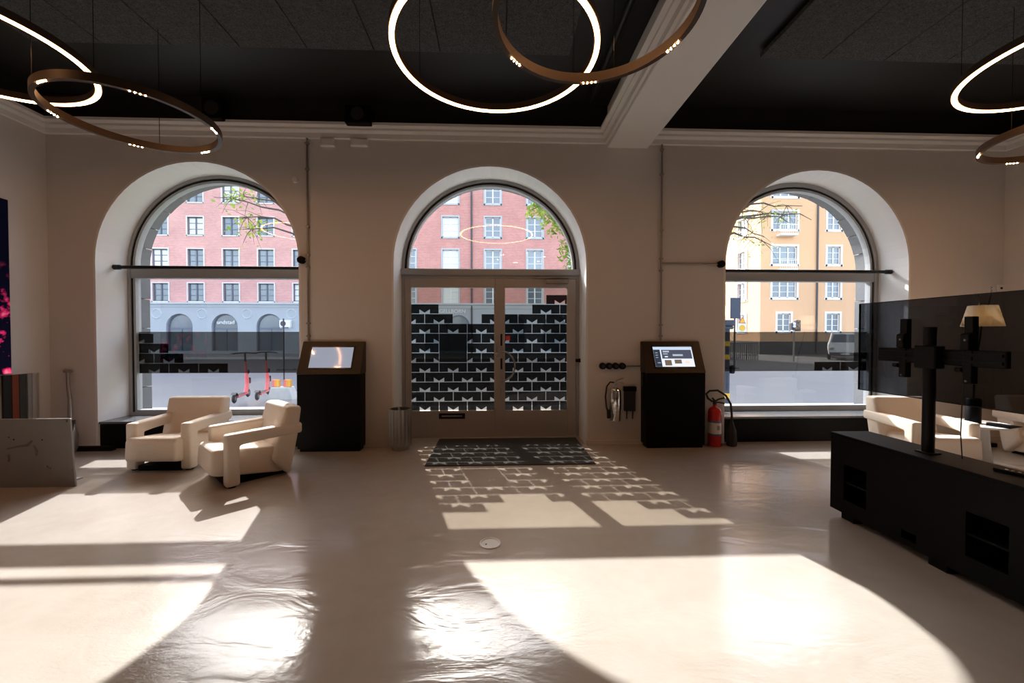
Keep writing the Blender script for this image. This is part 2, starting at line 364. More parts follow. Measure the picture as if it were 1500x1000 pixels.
def text_obj(name, body, size, mt, loc, rot, parent=None, extrude=0.004):
    cu = bpy.data.curves.new(name, 'FONT'); cu.body = body; cu.size = size; cu.extrude = extrude; cu.align_x = 'CENTER'; cu.align_y = 'CENTER'
    tmp = bpy.data.objects.new(name, cu); COL.objects.link(tmp)
    dg = bpy.context.evaluated_depsgraph_get(); me = bpy.data.meshes.new_from_object(tmp.evaluated_get(dg))
    bpy.data.objects.remove(tmp)
    o = bpy.data.objects.new(name, me); COL.objects.link(o); me.materials.clear(); me.materials.append(M[mt])
    o.location = loc; o.rotation_euler = rot
    if parent is not None: o.parent = parent
    return o

# ------------------------------------------------------------------ the room
XL, XR, YB, ZC = -5.02, 6.20, -9.2, 3.97
OPEN = [(-3.39, 1.125), (-0.072, 1.125), (3.86, 1.14)]
ZS = 2.13
def struct(name, bm, mt, parent=None, rel=None):
    o = obj(name, bm, mt, parent, rel=rel)
    if parent is None: o['kind'] = 'structure'
    return o
b = newbm(); box(b, XL - .1, XR + .1, YB - .1, 0.66, -0.12, 0.0); struct('floor', b, 'floor')
b = newbm(); box(b, XL - .1, XR + .1, YB - .1, 0.66, ZC, ZC + .15); ceiling = struct('ceiling', b, 'black_ceiling')
b = newbm(); arch_wall(b, XL - .1, XR + .1, -.10, ZC, 0.0, 0.38, [(OPEN[0][0], 1.125, ZS, -.02), (OPEN[1][0], 1.125, ZS, -.02), (OPEN[2][0], 1.14, ZS, -.02)])
wall_back = struct('wall_back', b, 'wall')
b = newbm(); arch_wall(b, XL - .4, XR + .4, -0.1, 9.0, 0.46, 0.66, [(OPEN[0][0], 1.16, ZS, 0.24), (OPEN[1][0], 1.16, ZS, -0.1), (OPEN[2][0], 1.16, ZS, 0.24)])
wall_out = struct('wall_outside', b, 'stone')
b = newbm(); arch_wall(b, XL - .1, XR + .1, -.10, ZC, 0.381, 0.459, [(OPEN[0][0], 1.15, ZS, -.02), (OPEN[1][0], 1.15, ZS, -.02), (OPEN[2][0], 1.15, ZS, -.02)])
struct('wall_core', b, 'stone')
# white painted reveals: a thin lining inside each opening
for i, (cx, R) in enumerate(OPEN):
    b = newbm(); u_frame(b, cx, ZS, R - .004, R + .02, -0.001, 0.384, 0.0); o = struct('trim_%d' % (i + 1), b, 'white')
b = newbm(); box(b, XL - .1, XL, YB, 0, 0, ZC); wall_left = struct('wall_left', b, 'wall')
b = newbm(); box(b, XR, XR + .1, YB, 0, 0, ZC); struct('wall_right', b, 'wall')
b = newbm(); box(b, XL - .1, XR + .1, YB - .1, YB, 0, ZC); struct('wall_front', b, 'wall')
# black upper strip of wall above the cornice, and the cornices
b = newbm(); box(b, XL, 1.29, -.012, 0, 3.68, ZC - .002); box(b, 1.77, XR, -.012, 0, 3.68, ZC - .002)
box(b, XL, XL + .012, YB, -.013, 3.68, ZC - .002); box(b, XR - .012, XR, YB, -.013, 3.68, ZC - .002); struct('trim_4', b, 'black_ceiling')
def cornice(name, x0, x1, y0, y1, ax, sgn):
    b = newbm(); P = [(0, 3.53), (.025, 3.535), (.03, 3.585), (.06, 3.61), (.06, 3.635), (.10, 3.65), (.10, 3.68), (0, 3.68)]
    if ax == 'x': prism(b, [(sgn * p, z) for p, z in P], 'x', x0, x1); bmesh.ops.translate(b, verts=b.verts, vec=(0, y0, 0))
    else: prism(b, [(sgn * p, z) for p, z in P], 'y', y0, y1); bmesh.ops.translate(b, verts=b.verts, vec=(x0, 0, 0))
    struct(name, b, 'white')
cornice('trim_5', XL, 1.29, 0, 0, 'x', -1); cornice('trim_6', 1.77, XR, 0, 0, 'x', -1)
cornice('trim_7', XL, 0, YB, 0, 'y', 1); cornice('trim_8', XR, 0, YB, 0, 'y', -1); cornice('trim_9', 1.29, 0, YB, 0, 'y', -1)
b = newbm(); box(b, 1.29, 1.77, YB, 0, 3.485, ZC - .001, .012); struct('ceiling_beam', b, 'white')
b = newbm(); box(b, XL, OPEN[0][0] - 1.125, -.014, 0, 0, .05); box(b, OPEN[0][0] + 1.125, OPEN[1][0] - 1.125, -.014, 0, 0, .05)
box(b, OPEN[1][0] + 1.125, OPEN[2][0] - 1.14, -.014, 0, 0, .05); box(b, OPEN[2][0] + 1.14, XR, -.014, 0, 0, .05); struct('baseboard_back', b, 'wall')
b = newbm(); box(b, XL, XL + .014, YB, -.015, 0, .05); struct('baseboard_left', b, 'wall')
b = newbm(); box(b, XR - .014, XR, YB, -.015, 0, .05); struct('baseboard_right', b, 'wall')
# acoustic ceiling panels, each its own piece
pm = None
def panels(x0, nx, y1, ny):
    global pm
    for i in range(nx):
        for j in range(ny):
            if pm is None:
                b = newbm(); box(b, .003, .597, -1.197, -.003, -.045, 0, .004, 1); o = obj('acoustic_panel', b, 'wool', ceiling); pm = o.data
            else:
                o = bpy.data.objects.new('acoustic_panel', pm); COL.objects.link(o); o.parent = ceiling
            o.location = (x0 + i * .6, y1 - j * 1.2, 3.945 + .004 * ((i * 3 + j * 5) % 3))
panels(-4.12, 8, -.92, 4); panels(2.47, 6, -.96, 4)
b = newbm(); p0 = atZ(925, 88, 3.86); cyl(b, (1.03, YB, 3.86), (1.03, -.30, 3.86), .035, n=14); pp = obj('ceiling_pipe', b, 'black_metal')
tag(smooth_obj(pp), 'dark round pipe running under the black ceiling beside the white beam', 'pipe')

# exterior stone blocks round the openings: each block a piece of the outside wall
for i, (cx, R) in enumerate(OPEN):
    R0 = 1.10; nb = 13
    for k in range(nb):
        a0 = pi * k / nb + .003; a1 = pi * (k + 1) / nb - .003; e = random.uniform(-.006, .006); R1 = 1.42 + (.06 if k % 2 else 0)
        q = 4; P = [(cx + (R0 + e) * cos(a0 + (a1 - a0) * t / q), ZS + (R0 + e) * sin(a0 + (a1 - a0) * t / q)) for t in range(q + 1)]
        P += [(cx + R1 * cos(a1 - (a1 - a0) * t / q), ZS + R1 * sin(a1 - (a1 - a0) * t / q)) for t in range(q + 1)]
        b = newbm(); prism(b, P, 'y', .475, .675 + random.uniform(0, .008)); obj('stone', b, 'stone', wall_out)
    zb = 0.26 if i != 1 else 0.0; nj = 5
    for s in (-1, 1):
        for k in range(nj):
            z0 = zb + (ZS - zb) * k / nj + .005; z1 = zb + (ZS - zb) * (k + 1) / nj - .005; e = random.uniform(-.006, .006); R1 = 1.42 + (.08 if k % 2 else 0)
            b = newbm(); xa, xb = sorted((cx + s * (R0 + e), cx + s * R1)); box(b, xa, xb, .475, .675 + random.uniform(0, .008), z0, z1); obj('stone', b, 'stone', wall_out)
    if i != 1:
        b = newbm(); prism(b, [(.46, .24), (.74, .20), (.74, .27), (.46, .31)], 'x', cx - 1.12, cx + 1.12); obj('stone_sill', b, 'stone', wall_out)

# ------------------------------------------------------------------ windows
BH, BW, GAP = 0.1235, 0.3575, 0.0040
def film_brick(parent, x0, x1, z0, y, clip0, clip1, rel, mark=True, zt=None):
    """brick of black film x0..x1 (clipped to clip0..clip1) with the crown-shaped notch at its bottom middle"""
    a = max(x0, clip0) + (GAP if x0 >= clip0 - 1e-4 else 0); c = min(x1, clip1) - (GAP if x1 <= clip1 + 1e-4 else 0)
    if c - a < .02: return
    zb = z0 + GAP; zt = (z0 + BH if zt is None else zt) - GAP; m = (x0 + x1) / 2; hw = .066; hh = .052
    P = []
    if not mark or (m - hw > c or m + hw < a): P = [(a, zb), (c, zb), (c, zt), (a, zt)]
    else:
        notch = [(m - hw, zb), (m - hw, zb + hh), (m, zb + .010), (m + hw, zb + hh), (m + hw, zb)]
        if m - hw > a and m + hw < c: P = [(a, zb)] + notch + [(c, zb), (c, zt), (a, zt)]
        elif m <= a + .02: P = [(a, zb + .012), (m + hw, zb + hh), (m + hw, zb), (c, zb), (c, zt), (a, zt)]
        else: P = [(a, zb), (m - hw, zb), (m - hw, zb + hh), (c, zb + .012), (c, zt), (a, zt)]
    flat('film_brick', [(p[0], y, p[1]) for p in P], 'brick_film', parent, rel)
def window(n, cx, side):
    loc = (cx, .42, .31); w_ = struct_empty('window_%d' % n, loc)
    b = newbm(); u_frame(b, cx, ZS, 1.085, 1.148, .385, .475, .31, bottom=.04); obj('outer_frame', b, 'frame', w_, rel=loc)
    b = newbm(); u_frame(b, cx, ZS, 1.055, 1.087, .40, .46, .345); obj('seal_frame', b, 'black_metal', w_, rel=loc)
    b = newbm(); u_frame(b, cx, ZS, 1.03, 1.057, .39, .465, .345, bottom=.03); obj('casement_frame', b, 'frame', w_, rel=loc)
    b = newbm(); box(b, cx - 1.084, cx + 1.084, .383, .475, 1.99, 2.13, .006, 1); obj('transom', b, 'frame', w_, rel=loc)
    y = .43; q = 28
    flat('fanlight_pane', [(cx - 1.04, y, 2.12), (cx + 1.04, y, 2.12)] + [(cx + 1.04 * cos(pi * k / q), y, ZS + 1.04 * sin(pi * k / q)) for k in range(q + 1)], 'pane', w_, loc)
    flat('lower_pane', [(cx - 1.04, y, .36), (cx + 1.04, y, .36), (cx + 1.04, y, 2.0), (cx - 1.04, y, 2.0)], 'pane_low', w_, loc)
    z0, z1 = .822, .822 + BH * 4 + .02
    flat('film_band', [(cx - 1.03, y - .004, z0), (cx + 1.03, y - .004, z0), (cx + 1.03, y - .004, z1), (cx - 1.03, y - .004, z1)], 'film', w_, loc)
    e0 = cx - 1.03; e1 = cx + 1.03
    rows = [[0, 1, 2], [-.5, .5], [0], [-.5]] if side < 0 else [[0, 1], [-.5]]
    for r, cells in enumerate(rows):
        for c in cells:
            xa = e0 + c * BW
            if side > 0: xa = e1 - (c + 1) * BW
            film_brick(w_, xa, xa + BW, z0 + r * BH, y - .007, e0, e1, loc)
    # small line of dark lettering strokes at the film's lower edge
    b = newbm(); x = e1 - .40 if side < 0 else e0 + .04; random.seed(n)
    while x < (e1 - .03 if side < 0 else e0 + .34):
        wd = random.uniform(.008, .016); h = random.choice([.018, .024, .03]); box(b, x, x + .004, y - .0082, y - .0075, z0 + .03, z0 + .03 + h); box(b, x, x + wd, y - .0082, y - .0075, z0 + .03, z0 + .035); x += wd + .007
    obj('film_lettering', b, 'black', w_, rel=loc)
    return w_
window(1, OPEN[0][0], -1); window(2, OPEN[2][0], 1)
# black cabinets filling the recess under the windows
for cx, R, l in ((OPEN[0][0], 1.12, 'low black window-sill cabinet behind the two cream armchairs'), (OPEN[2][0], 1.134, 'low black window-sill cabinet beside the red fire extinguisher')):
    t = thing('sill_cabinet', (cx, .18, 0), l, 'cabinet'); rel = (cx, .18, 0)
    b = newbm(); box(b, cx - R, cx + R, .02, .37, .03, .285); obj('cabinet_body', b, 'black', t, rel=rel)
    b = newbm(); box(b, cx - R, cx + R, .004, .383, .287, .312, .003, 1); obj('cabinet_top', b, 'sill_top', t, rel=rel)
    b = newbm(); box(b, cx - R, cx + R, .04, .36, 0, .03); obj('plinth', b, 'black', t, rel=rel)
# rails across the two windows
for cx, R, px, l in ((OPEN[0][0], 1.12, (162, 388), 'black rail spanning the arched window behind the cream armchairs'), (OPEN[2][0], 1.135, (1310, 400), 'black rail spanning the arched window that faces the ochre building')):
    z = 2.095; y = .215
    t = thing('window_rail', (cx, y, z), l, 'rail'); rel = (cx, y, z)
    b = newbm(); cyl(b, (cx - R + .03, y, z), (cx + R - .03, y, z), .021, n=16); smooth_obj(obj('tube', b, 'black_metal', t, rel=rel))
    for s in (-1, 1):
        b = newbm(); cyl(b, (cx + s * (R - .005), y, z), (cx + s * (R - .07), y, z), .029, n=16); smooth_obj(obj('end_bracket', b, 'black_metal', t, rel=rel))

# ------------------------------------------------------------------ double door
cx = OPEN[1][0]; loc = (cx, .42, 0)
door = struct_empty('door_1', loc)
b = newbm(); u_frame(b, cx, ZS, 1.085, 1.148, .385, .475, 0.0); obj('outer_frame', b, 'frame', door, rel=loc)
b = newbm(); u_frame(b, cx, ZS, 1.055, 1.087, .40, .46, 2.11); obj('seal_frame', b, 'black_metal', door, rel=loc)
b = newbm(); u_frame(b, cx, ZS, 1.035, 1.057, .39, .465, 2.11); obj('fanlight_frame', b, 'frame', door, rel=loc)
b = newbm(); box(b, cx - 1.13, cx + 1.13, .345, .475, 2.045, 2.125, .008, 1); box(b, cx - 1.09, cx + 1.09, .385, .475, 2.01, 2.05); obj('transom', b, 'frame', door, rel=loc)
flat('fanlight_pane', [(cx - 1.045, .43, 2.12), (cx + 1.045, .43, 2.12)] + [(cx + 1.045 * cos(pi * k / 28), .43, ZS + 1.045 * sin(pi * k / 28)) for k in range(29)], 'pane', door, loc)
ZG0, ZG1 = .325, 1.905
def leaf(name, x0, x1, g0, g1):
    lf = obj(name, (lambda b: (box(b, x0, g0, .39, .45, .01, 2.008, .004, 1), box(b, g1, x1, .39, .45, .01, 2.008, .004, 1), box(b, g0, g1, .39, .45, .01, ZG0, 0), box(b, g0, g1, .39, .45, ZG1, 2.008, 0), b)[-1])(newbm()), 'door_frame', door, rel=loc)
    b = newbm()
    for a in ((g0, g0 + .012, ZG0, ZG1), (g1 - .012, g1, ZG0, ZG1), (g0, g1, ZG0, ZG0 + .01), (g0, g1, ZG1 - .01, ZG1)): box(b, a[0], a[1], .395, .445, a[2], a[3])
    obj('glazing_bead', b, 'door_frame', lf, rel=loc)
    flat('pane', [(g0, .425, ZG0), (g1, .425, ZG0), (g1, .425, ZG1), (g0, .425, ZG1)], 'door_pane', lf, loc)
    return lf
L0, L1 = -1.093, -0.024; R0_, R1_ = 0.090, 0.905
lfL = leaf('door_leaf', -1.155, .029, L0, L1); lfR = leaf('door_leaf', .034, 1.010, R0_, R1_)
YF = .418
def rowbricks(lf, g0, g1, r, first, skip=()):
    x = g0 - (BW / 2 if r % 2 else 0); k = 0
    while x < g1 - .03:
        if k >= first and k not in skip: film_brick(lf, x, x + BW, ZG0 + .004 + r * BH, YF, g0 + .004, g1 - .004, loc, mark=True)
        x += BW; k += 1
for r in range(11):
    sk = ()
    if r == 10: sk = (1, 2)
    if r == 9: sk = (2,)
    if r == 6: sk = (1,)
    if r in (5, 7): sk = (1, 2)
    rowbricks(lfL, L0, L1, r, 0, sk)
    if r in (5, 7):   # the halves left and right of the plain panel
        z = ZG0 + .004 + r * BH; xa = L0 + BW / 2
        film_brick(lfL, xa, xa + BW, z, YF, L0, L0 + BW, loc); film_brick(lfL, xa + BW, xa + 2 * BW, z, YF, L0 + 2 * BW, L1 - .004, loc)
film_brick(lfL, L0 + BW, L0 + 2 * BW, ZG0 + .004 + 5 * BH, YF, L0, L1, loc, mark=False, zt=ZG0 + .004 + 8 * BH)
for r in range(12):
    rowbricks(lfR, R0_, R1_, r, {10: 1, 11: 2}.get(r, 0))
# ironmongery
b = newbm(); tube(b, [(.055, .385, 1.10 - .0)] + [(.06 + .165 * sin(pi * k / 14), .335, .905 + .185 * cos(pi * k / 14)) for k in range(15)] + [(.055, .385, .71)], .011, 10)
smooth_obj(obj('bow_handle', b, 'steel', lfR, rel=loc))
for z0, z1, nm in ((1.16, 1.31, 'lock_plate'), (.86, 1.00, 'lock_plate'), (.52, .64, 'pull_plate')):
    b = newbm(); box(b, .045, .068, .381, .39, z0, z1, .003, 1); obj(nm, b, 'black_metal' if nm == 'lock_plate' else 'steel', lfR, rel=loc)
b = newbm(); box(b, -.012, .012, .376, .39, 1.02, 1.20, .004, 1); obj('lock_plate', b, 'steel', lfL, rel=loc)
b = newbm(); cyl(b, (0, .372, 1.06), (0, .39, 1.06), .018, n=16); obj('lock_cylinder', b, 'chrome', lfL, rel=loc)
b = newbm(); box(b, .025, .038, .374, .392, .0, 2.0); obj('astragal', b, 'door_frame', lfR, rel=loc)
ml = obj('letter_plate', box(newbm(), -.735, -.405, .383, .39, .235, .305, .003, 1), 'black_metal', lfL, rel=loc)
b = newbm(); box(b, -.70, -.44, .378, .384, .262, .278, .003, 1); obj('letter_flap', b, 'steel', ml, rel=loc)
b = newbm(); box(b, .62, .90, .35, .39, 1.945, 2.0, .004, 1); dc = obj('door_closer', b, 'steel', lfR, rel=loc)
b = newbm(); box(b, .44, .90, .352, .372, 2.012, 2.03, .002, 1); obj('closer_rail', b, 'steel', dc, rel=loc)
b = newbm(); box(b, .14, .22, .37, .39, 2.012, 2.034, .003, 1); obj('latch', b, 'steel', lfL, rel=loc)
b = newbm(); box(b, cx - 1.12, cx + 1.12, .386, .47, 0, .009); obj('threshold', b, 'door_frame', door, rel=loc)
b = newbm(); box(b, 1.035, 1.05, .30, .345, .95, 1.0, .004, 1); cyl(b, (1.03, .31, .975), (.99, .31, .975), .022, n=14); o = obj('door_stop', b, 'black', door, rel=loc)

p = atY(744, 495, .415); b = newbm(); box(b, p.x - .028, p.x + .028, .412, .416, p.z - .03, p.z + .03); obj('red_sticker', b, 'sign_red', lfR, rel=loc)
# entrance mat
b = newbm(); box(b, -.715, .99, -.73, .29, 0.0, .010, .004, 1); tm = tag(obj('entrance_mat', b, 'mat'), 'dark charcoal doormat lying inside the glazed double door', 'mat')

# ------------------------------------------------------------------ kiosks
def kiosk(x0, x1, label, ui):
    cx = (x0 + x1) / 2; yf = -.20; t = thing('kiosk', (cx, yf / 2, 0), label, 'kiosk', None); rel = (cx, yf / 2, 0)
    b = newbm(); prism(b, [(yf, .035), (-.03, .035), (-.015, .86), (yf, .86)], 'x', x0, x1, .004, 1); obj('cabinet', b, 'black', t, rel=rel)
    b = newbm(); box(b, x0 + .02, x1 - .02, yf + .02, -.04, 0, .035); obj('plinth', b, 'black', t, rel=rel)
    b = newbm(); prism(b, [(yf - .005, .862), (-.012, .862), (-.002, 1.215), (-.035, 1.222)], 'x', x0 - .004, x1 + .004, .004, 1); obj('sloped_head', b, 'kiosk_face', t, rel=rel)
    # the tilted face: u along x, v up the slope
    A = Vector((0, yf - .005, .862)); Bv = Vector((0, -.035, 1.222)); d = (Bv - A); nrm = Vector((0, -d.z, d.y)).normalized()
    def S(u, v, off): q = A + d * v + nrm * off; return (x0 + (x1 - x0) * u, q.y, q.z)
    def rect(name, u0, u1, v0, v1, off, mt, par): return flat(name, [S(u0, v0, off), S(u1, v0, off), S(u1, v1, off), S(u0, v1, off)], mt, par, rel)
    b = newbm(); vs = [S(u, v, o_) for o_ in (.0, .006) for u, v in ((.15, .16), (.86, .16), (.86, .84), (.15, .84))]
    vv = [b.verts.new(p) for p in vs]
    for f in ((4, 5, 6, 7), (0, 1, 5, 4), (1, 2, 6, 5), (2, 3, 7, 6), (3, 0, 4, 7), (3, 2, 1, 0)): b.faces.new([vv[k] for k in f])
    bez = obj('screen_bezel', b, 'black_gloss', t, rel=rel)
    sc = rect('screen', .17, .84, .19, .81, .0075, ui[0], t)
    for nm, u0, u1, v0, v1, mt in ui[1]:
        rect(nm, .17 + .67 * u0, .17 + .67 * u1, .19 + .62 * v0, .19 + .62 * v1, .009, mt, sc)
    b = newbm(); box(b, x0 - .012, x0, -.12, -.08, .70, .86, .003, 1); obj('side_hinge', b, 'black_metal', t, rel=rel)
    return t
M['ui_white'] = emis('ui_white', (0.80, 0.84, 0.95), 0.70); M['ui_head'] = emis('ui_header', (0.62, 0.75, 0.95), 0.62)
M['ui_dark'] = emis('ui_dark', (0.025, 0.03, 0.045), 1.0); M['ui_hero'] = emis('ui_hero', (0.055, 0.06, 0.085), 1.0)
M['ui_card'] = emis('ui_card', (0.12, 0.085, 0.06), 1.0); M['ui_line'] = emis('ui_line', (0.35, 0.38, 0.45), 1.0); M['ui_rose'] = emis('ui_rose', (0.75, 0.50, 0.42), 1.0)
kiosk(-2.205, -1.515, 'black kiosk with a blank glossy screen painted with a pale-blue reflection beside the cream armchairs', ('screen_reflection', []))
UI = [('header_bar', 0, 1, .87, 1, 'ui_head'), ('side_menu', 0, .17, 0, .86, 'ui_dark'), ('hero_picture', .20, .97, .40, .85, 'ui_hero'),
      ('hero_title', .24, .40, .72, .80, 'ui_line'), ('hero_caption', .24, .36, .62, .66, 'ui_line'), ('hero_button', .27, .35, .47, .53, 'ui_white'), ('hero_object', .48, .74, .53, .62, 'ui_line'),
      ('menu_item', .04, .10, .68, .71, 'ui_line'), ('menu_item', .04, .10, .56, .59, 'ui_line'), ('menu_item', .04, .10, .44, .47, 'ui_line'), ('menu_item', .06, .14, .18, .21, 'ui_line'),
      ('card_picture', .25, .42, .06, .33, 'ui_card'), ('card_picture', .50, .68, .15, .35, 'ui_card'), ('card_picture', .76, .88, .15, .28, 'ui_rose')]
kiosk(1.70, 2.385, 'black kiosk whose screen shows a web page, beside the fire extinguishers', ('ui_white', UI))

# ------------------------------------------------------------------ armchairs
def arm_bm(s):
    b = newbm(); P = [(-.086, .012), (-.086, .455), (-.30, .462), (-.695, .472), (-.695, .375), (-.30, .362), (-.192, .352), (-.192, .012)]
    prism(b, P, 'y', s * .204, s * .304, .022, 3); return b
def make_chair(label, group):
    t = thing('armchair', (0, 0, 0), label, 'armchair', group)
    b = newbm(); prism(b, [(0.012, .13), (0, .305), (-.03, .335), (-.50, .275), (-.56, .26), (-.585, .03), (-.50, .03), (-.03, .105)], 'y', -.235, .235, .028, 3); smooth_obj(obj('seat', b, 'cream', t), 60)
    b = newbm(); prism(b, [(-.445, .16), (-.565, .635), (-.70, .625), (-.665, .36), (-.60, .018), (-.555, .018)], 'y', -.292, .292, .032, 3); smooth_obj(obj('backrest', b, 'cream', t), 60)
    for s in (-1, 1):
        a = smooth_obj(obj('arm', arm_bm(s), 'cream', t), 60)
        b = newbm(); cyl(b, (-.139, s * .254, 0), (-.139, s * .254, .02), .03, n=12); obj('glide', b, 'black', a)
    b = newbm(); box(b, -.59, -.10, -.20, .20, .0, .05, .005, 1); obj('base', b, 'black', t)
    return t
CH = [((-2.541, -1.124), -133.6, 'cream boucle armchair turned sideways next to the black kiosk'),
      ((-3.23, -.848), -90.4, 'cream boucle armchair facing straight into the room, in front of the window'),
      ((4.293, -1.115), -96.4, 'cream boucle armchair behind the black media bench, beside the window'),
      ((5.83, -1.10), -94.0, 'cream boucle armchair beyond the pedestal side table, near the room corner')]
c0 = None
for (x, y), a, l in CH:
    if c0 is None: c0 = make_chair(l, 'cream armchairs'); c = c0
    else: c = copy_tree(c0); c['label'] = l
    c.location = (x, y, 0); c.rotation_euler = (0, 0, radians(a))

# ------------------------------------------------------------------ media bench with see-through screen
bx0, bx1, by0, by1, bz = 2.425, 2.70, -3.25, -1.87, .598
t = thing('media_bench', ((bx0 + bx1) / 2, (by0 + by1) / 2, 0), 'long low black media bench with square cut-outs, carrying the screen pole', 'bench'); rel = t.location.copy()
# side facing the room is built from pieces round three cut-outs
cut = [(-2.15, -1.98, .145, .395), (-2.465, -2.38, .085, .135), (-2.88, -2.705, .155, .388)]
ys = sorted({by0, by1 - 0.0} | {c[0] for c in cut} | {c[1] for c in cut}); zs = sorted({.05, bz - .02} | {c[2] for c in cut} | {c[3] for c in cut})
b = newbm()
for ya, yb in zip(ys, ys[1:]):
    for za, zb in zip(zs, zs[1:]):
        ym, zm = (ya + yb) / 2, (za + zb) / 2
        if not any(c[0] < ym < c[1] and c[2] < zm < c[3] for c in cut): box(b, bx0, bx0 + .016, ya, yb, za, zb)
bmesh.ops.remove_doubles(b, verts=b.verts, dist=1e-5)
obj('side_panel', b, 'black', t, rel=rel)
b = newbm(); box(b, bx1 - .016, bx1, by0, by1, .05, bz - .02); obj('side_panel', b, 'black', t, rel=rel)
for ya in (by0, by1 - .016):
    b = newbm(); box(b, bx0 + .016, bx1 - .016, ya, ya + .016, .05, bz - .02); obj('end_panel', b, 'black', t, rel=rel)
b = newbm(); box(b, bx0 - .003, bx1 + .003, by0, by1 + .003, bz - .02, bz, .003, 1); obj('top', b, 'black', t, rel=rel)
b = newbm(); box(b, bx0 + .016, bx1 - .016, by0 + .016, by1 - .016, .05, .066); obj('bottom_board', b, 'black', t, rel=rel)
for c in (cut[0], cut[2]):
    b = newbm(); box(b, bx0 + .01, bx1 - .02, c[0] - .02, c[1] + .02, (c[2] + c[3]) / 2 - .008, (c[2] + c[3]) / 2 + .004); obj('shelf', b, 'black', t, rel=rel)
for ya in (by1 - .12, (by0 + by1) / 2, by0 + .25):
    b = newbm(); box(b, bx0 + .02, bx1 - .02, ya - .05, ya + .05, .0, .05, .004, 1); obj('foot', b, 'black', t, rel=rel)
# pole, bracket and screen
py = -2.40; px_ = 2.56
t = thing('screen_stand', (px_, py, bz), 'black pole and cross bracket holding a see-through screen on the media bench', 'stand'); rel = t.location.copy()
b = newbm(); box(b, px_ - .04, px_ + .04, py - .04, py + .04, bz, bz + .008, .002, 1); obj('base_plate', b, 'black_metal', t, rel=rel)
b = newbm(); cyl(b, (px_, py, bz + .008), (px_, py, 1.345), .029, n=20); smooth_obj(obj('pole', b, 'black_metal', t, rel=rel))
b = newbm(); box(b, px_ + .02, px_ + .05, -2.74, -2.06, 1.125, 1.215, .004, 1)
for z in (1.15, 1.19): box(b, px_ + .012, px_ + .02, -2.73, -2.07, z - .008, z + .008)
cb = obj('cross_bar', b, 'black_metal', t, rel=rel)
b = newbm(); box(b, px_ - .036, px_ + .03, py - .06, py + .06, 1.10, 1.235, .006, 1); obj('clamp', b, 'black_metal', t, rel=rel)
for yy in (-2.225, -2.575):
    b = newbm(); prism(b, [(px_ - .004, 1.215), (px_ - .004, 1.30), (px_ + .02, 1.31), (px_ + .02, 1.40), (px_ + .055, 1.40), (px_ + .055, 1.03), (px_ + .015, 1.03), (px_ + .015, 1.215)], 'y', yy - .022, yy + .022, .003, 1); va = obj('upright_arm', b, 'black_metal', t, rel=rel)
    b = newbm(); cyl(b, (px_ + .015, yy + .022, 1.105), (px_ + .015, yy + .05, 1.105), .014, n=12); obj('clamp_knob', b, 'black_metal', va, rel=rel)
    b = newbm(); cyl(b, (px_ - .003, yy - .01, 1.27), (px_ - .012, yy - .01, 1.27), .006, n=10); obj('screw', b, 'steel', va, rel=rel)
    b = newbm(); cyl(b, (px_ + .016, yy, 1.045), (px_ + .008, yy, 1.045), .006, n=10); obj('screw', b, 'steel', va, rel=rel)
b = newbm(); tube(b, [(px_ + .02, -2.56, 1.06), (px_ + .01, -2.56, .9), (px_ + .012, -2.555, .75), (px_ + .03, -2.55, bz + .01)], .003, 6); obj('cable', b, 'rubber', t, rel=rel)
sy0, sy1, sz0, sz1, sx = -3.06, -1.865, .905, 1.52, px_ + .075
flat('screen_panel', [(sx, sy0, sz0), (sx, sy1, sz0), (sx, sy1, sz1), (sx, sy0, sz1)], 'tv', t, rel)
b = newbm()
for a in ((sy0, sy1, sz0 - .004, sz0), (sy0, sy1, sz1, sz1 + .004), (sy0 - .004, sy0, sz0 - .004, sz1 + .004), (sy1, sy1 + .004, sz0 - .004, sz1 + .004)): box(b, sx - .006, sx + .006, a[0], a[1], a[2], a[3])
obj('screen_edge', b, 'black_metal', t, rel=rel)
t = thing('remote_control', (2.60, -2.78, bz), 'slim black remote control lying on the media bench', 'remote'); t.rotation_euler = (0, 0, .25)
b = newbm(); box(b, -.02, .02, -.08, .08, 0, .016, .004, 2); obj('remote_body', b, 'black', t)
for k in range(5):
    b = newbm(); cyl(b, (0, -.05 + k * .022, .016), (0, -.05 + k * .022, .018), .006, n=10); obj('button', b, 'label_white', t)

# ------------------------------------------------------------------ side table, lamp and things by the right corner
tx, ty, tz = 4.90, -.80, .40
t = thing('side_table', (tx, ty, 0), 'pale pedestal side table between two cream armchairs', 'table')
b = newbm(); lathe(b, [(.0, 0), (.11, 0), (.105, .02), (.085, .20), (.075, .37), (.09, .38), (0, .38)], n=28); smooth_obj(obj('pedestal', b, 'white', t), 50)
b = newbm(); lathe(b, [(0, .38), (.25, .38), (.255, .388), (.25, .40), (0, .40)], n=36); smooth_obj(obj('table_top', b, 'white', t), 50)
lx, ly = tx - .03, ty + .02
t = thing('table_lamp', (lx, ly, tz), 'table lamp with a cream cone shade standing on the pedestal side table', 'lamp')
b = newbm(); lathe(b, [(0, 0), (.058, 0), (.058, .24), (.05, .25), (0, .25)], n=24); smooth_obj(obj('lamp_base', b, 'black', t), 50)
b = newbm(); tube(b, [(0, 0, .25), (.02, .01, .55), (.10, .03, .9), (.13, .04, 1.15)], .008, 8); obj('stem', b, 'black_metal', t)
b = newbm(); lathe(b, [(.155, .985), (.105, 1.20)], c=(.13, .04, 0), n=40); smooth_obj(obj('lamp_shade', b, 'shade', t))
b = newbm(); lathe(b, [(0, 1.225), (.03, 1.225), (.03, 1.185), (0, 1.185)], c=(.13, .04, 0), n=16); cp = obj('shade_cap', b, 'steel', t)
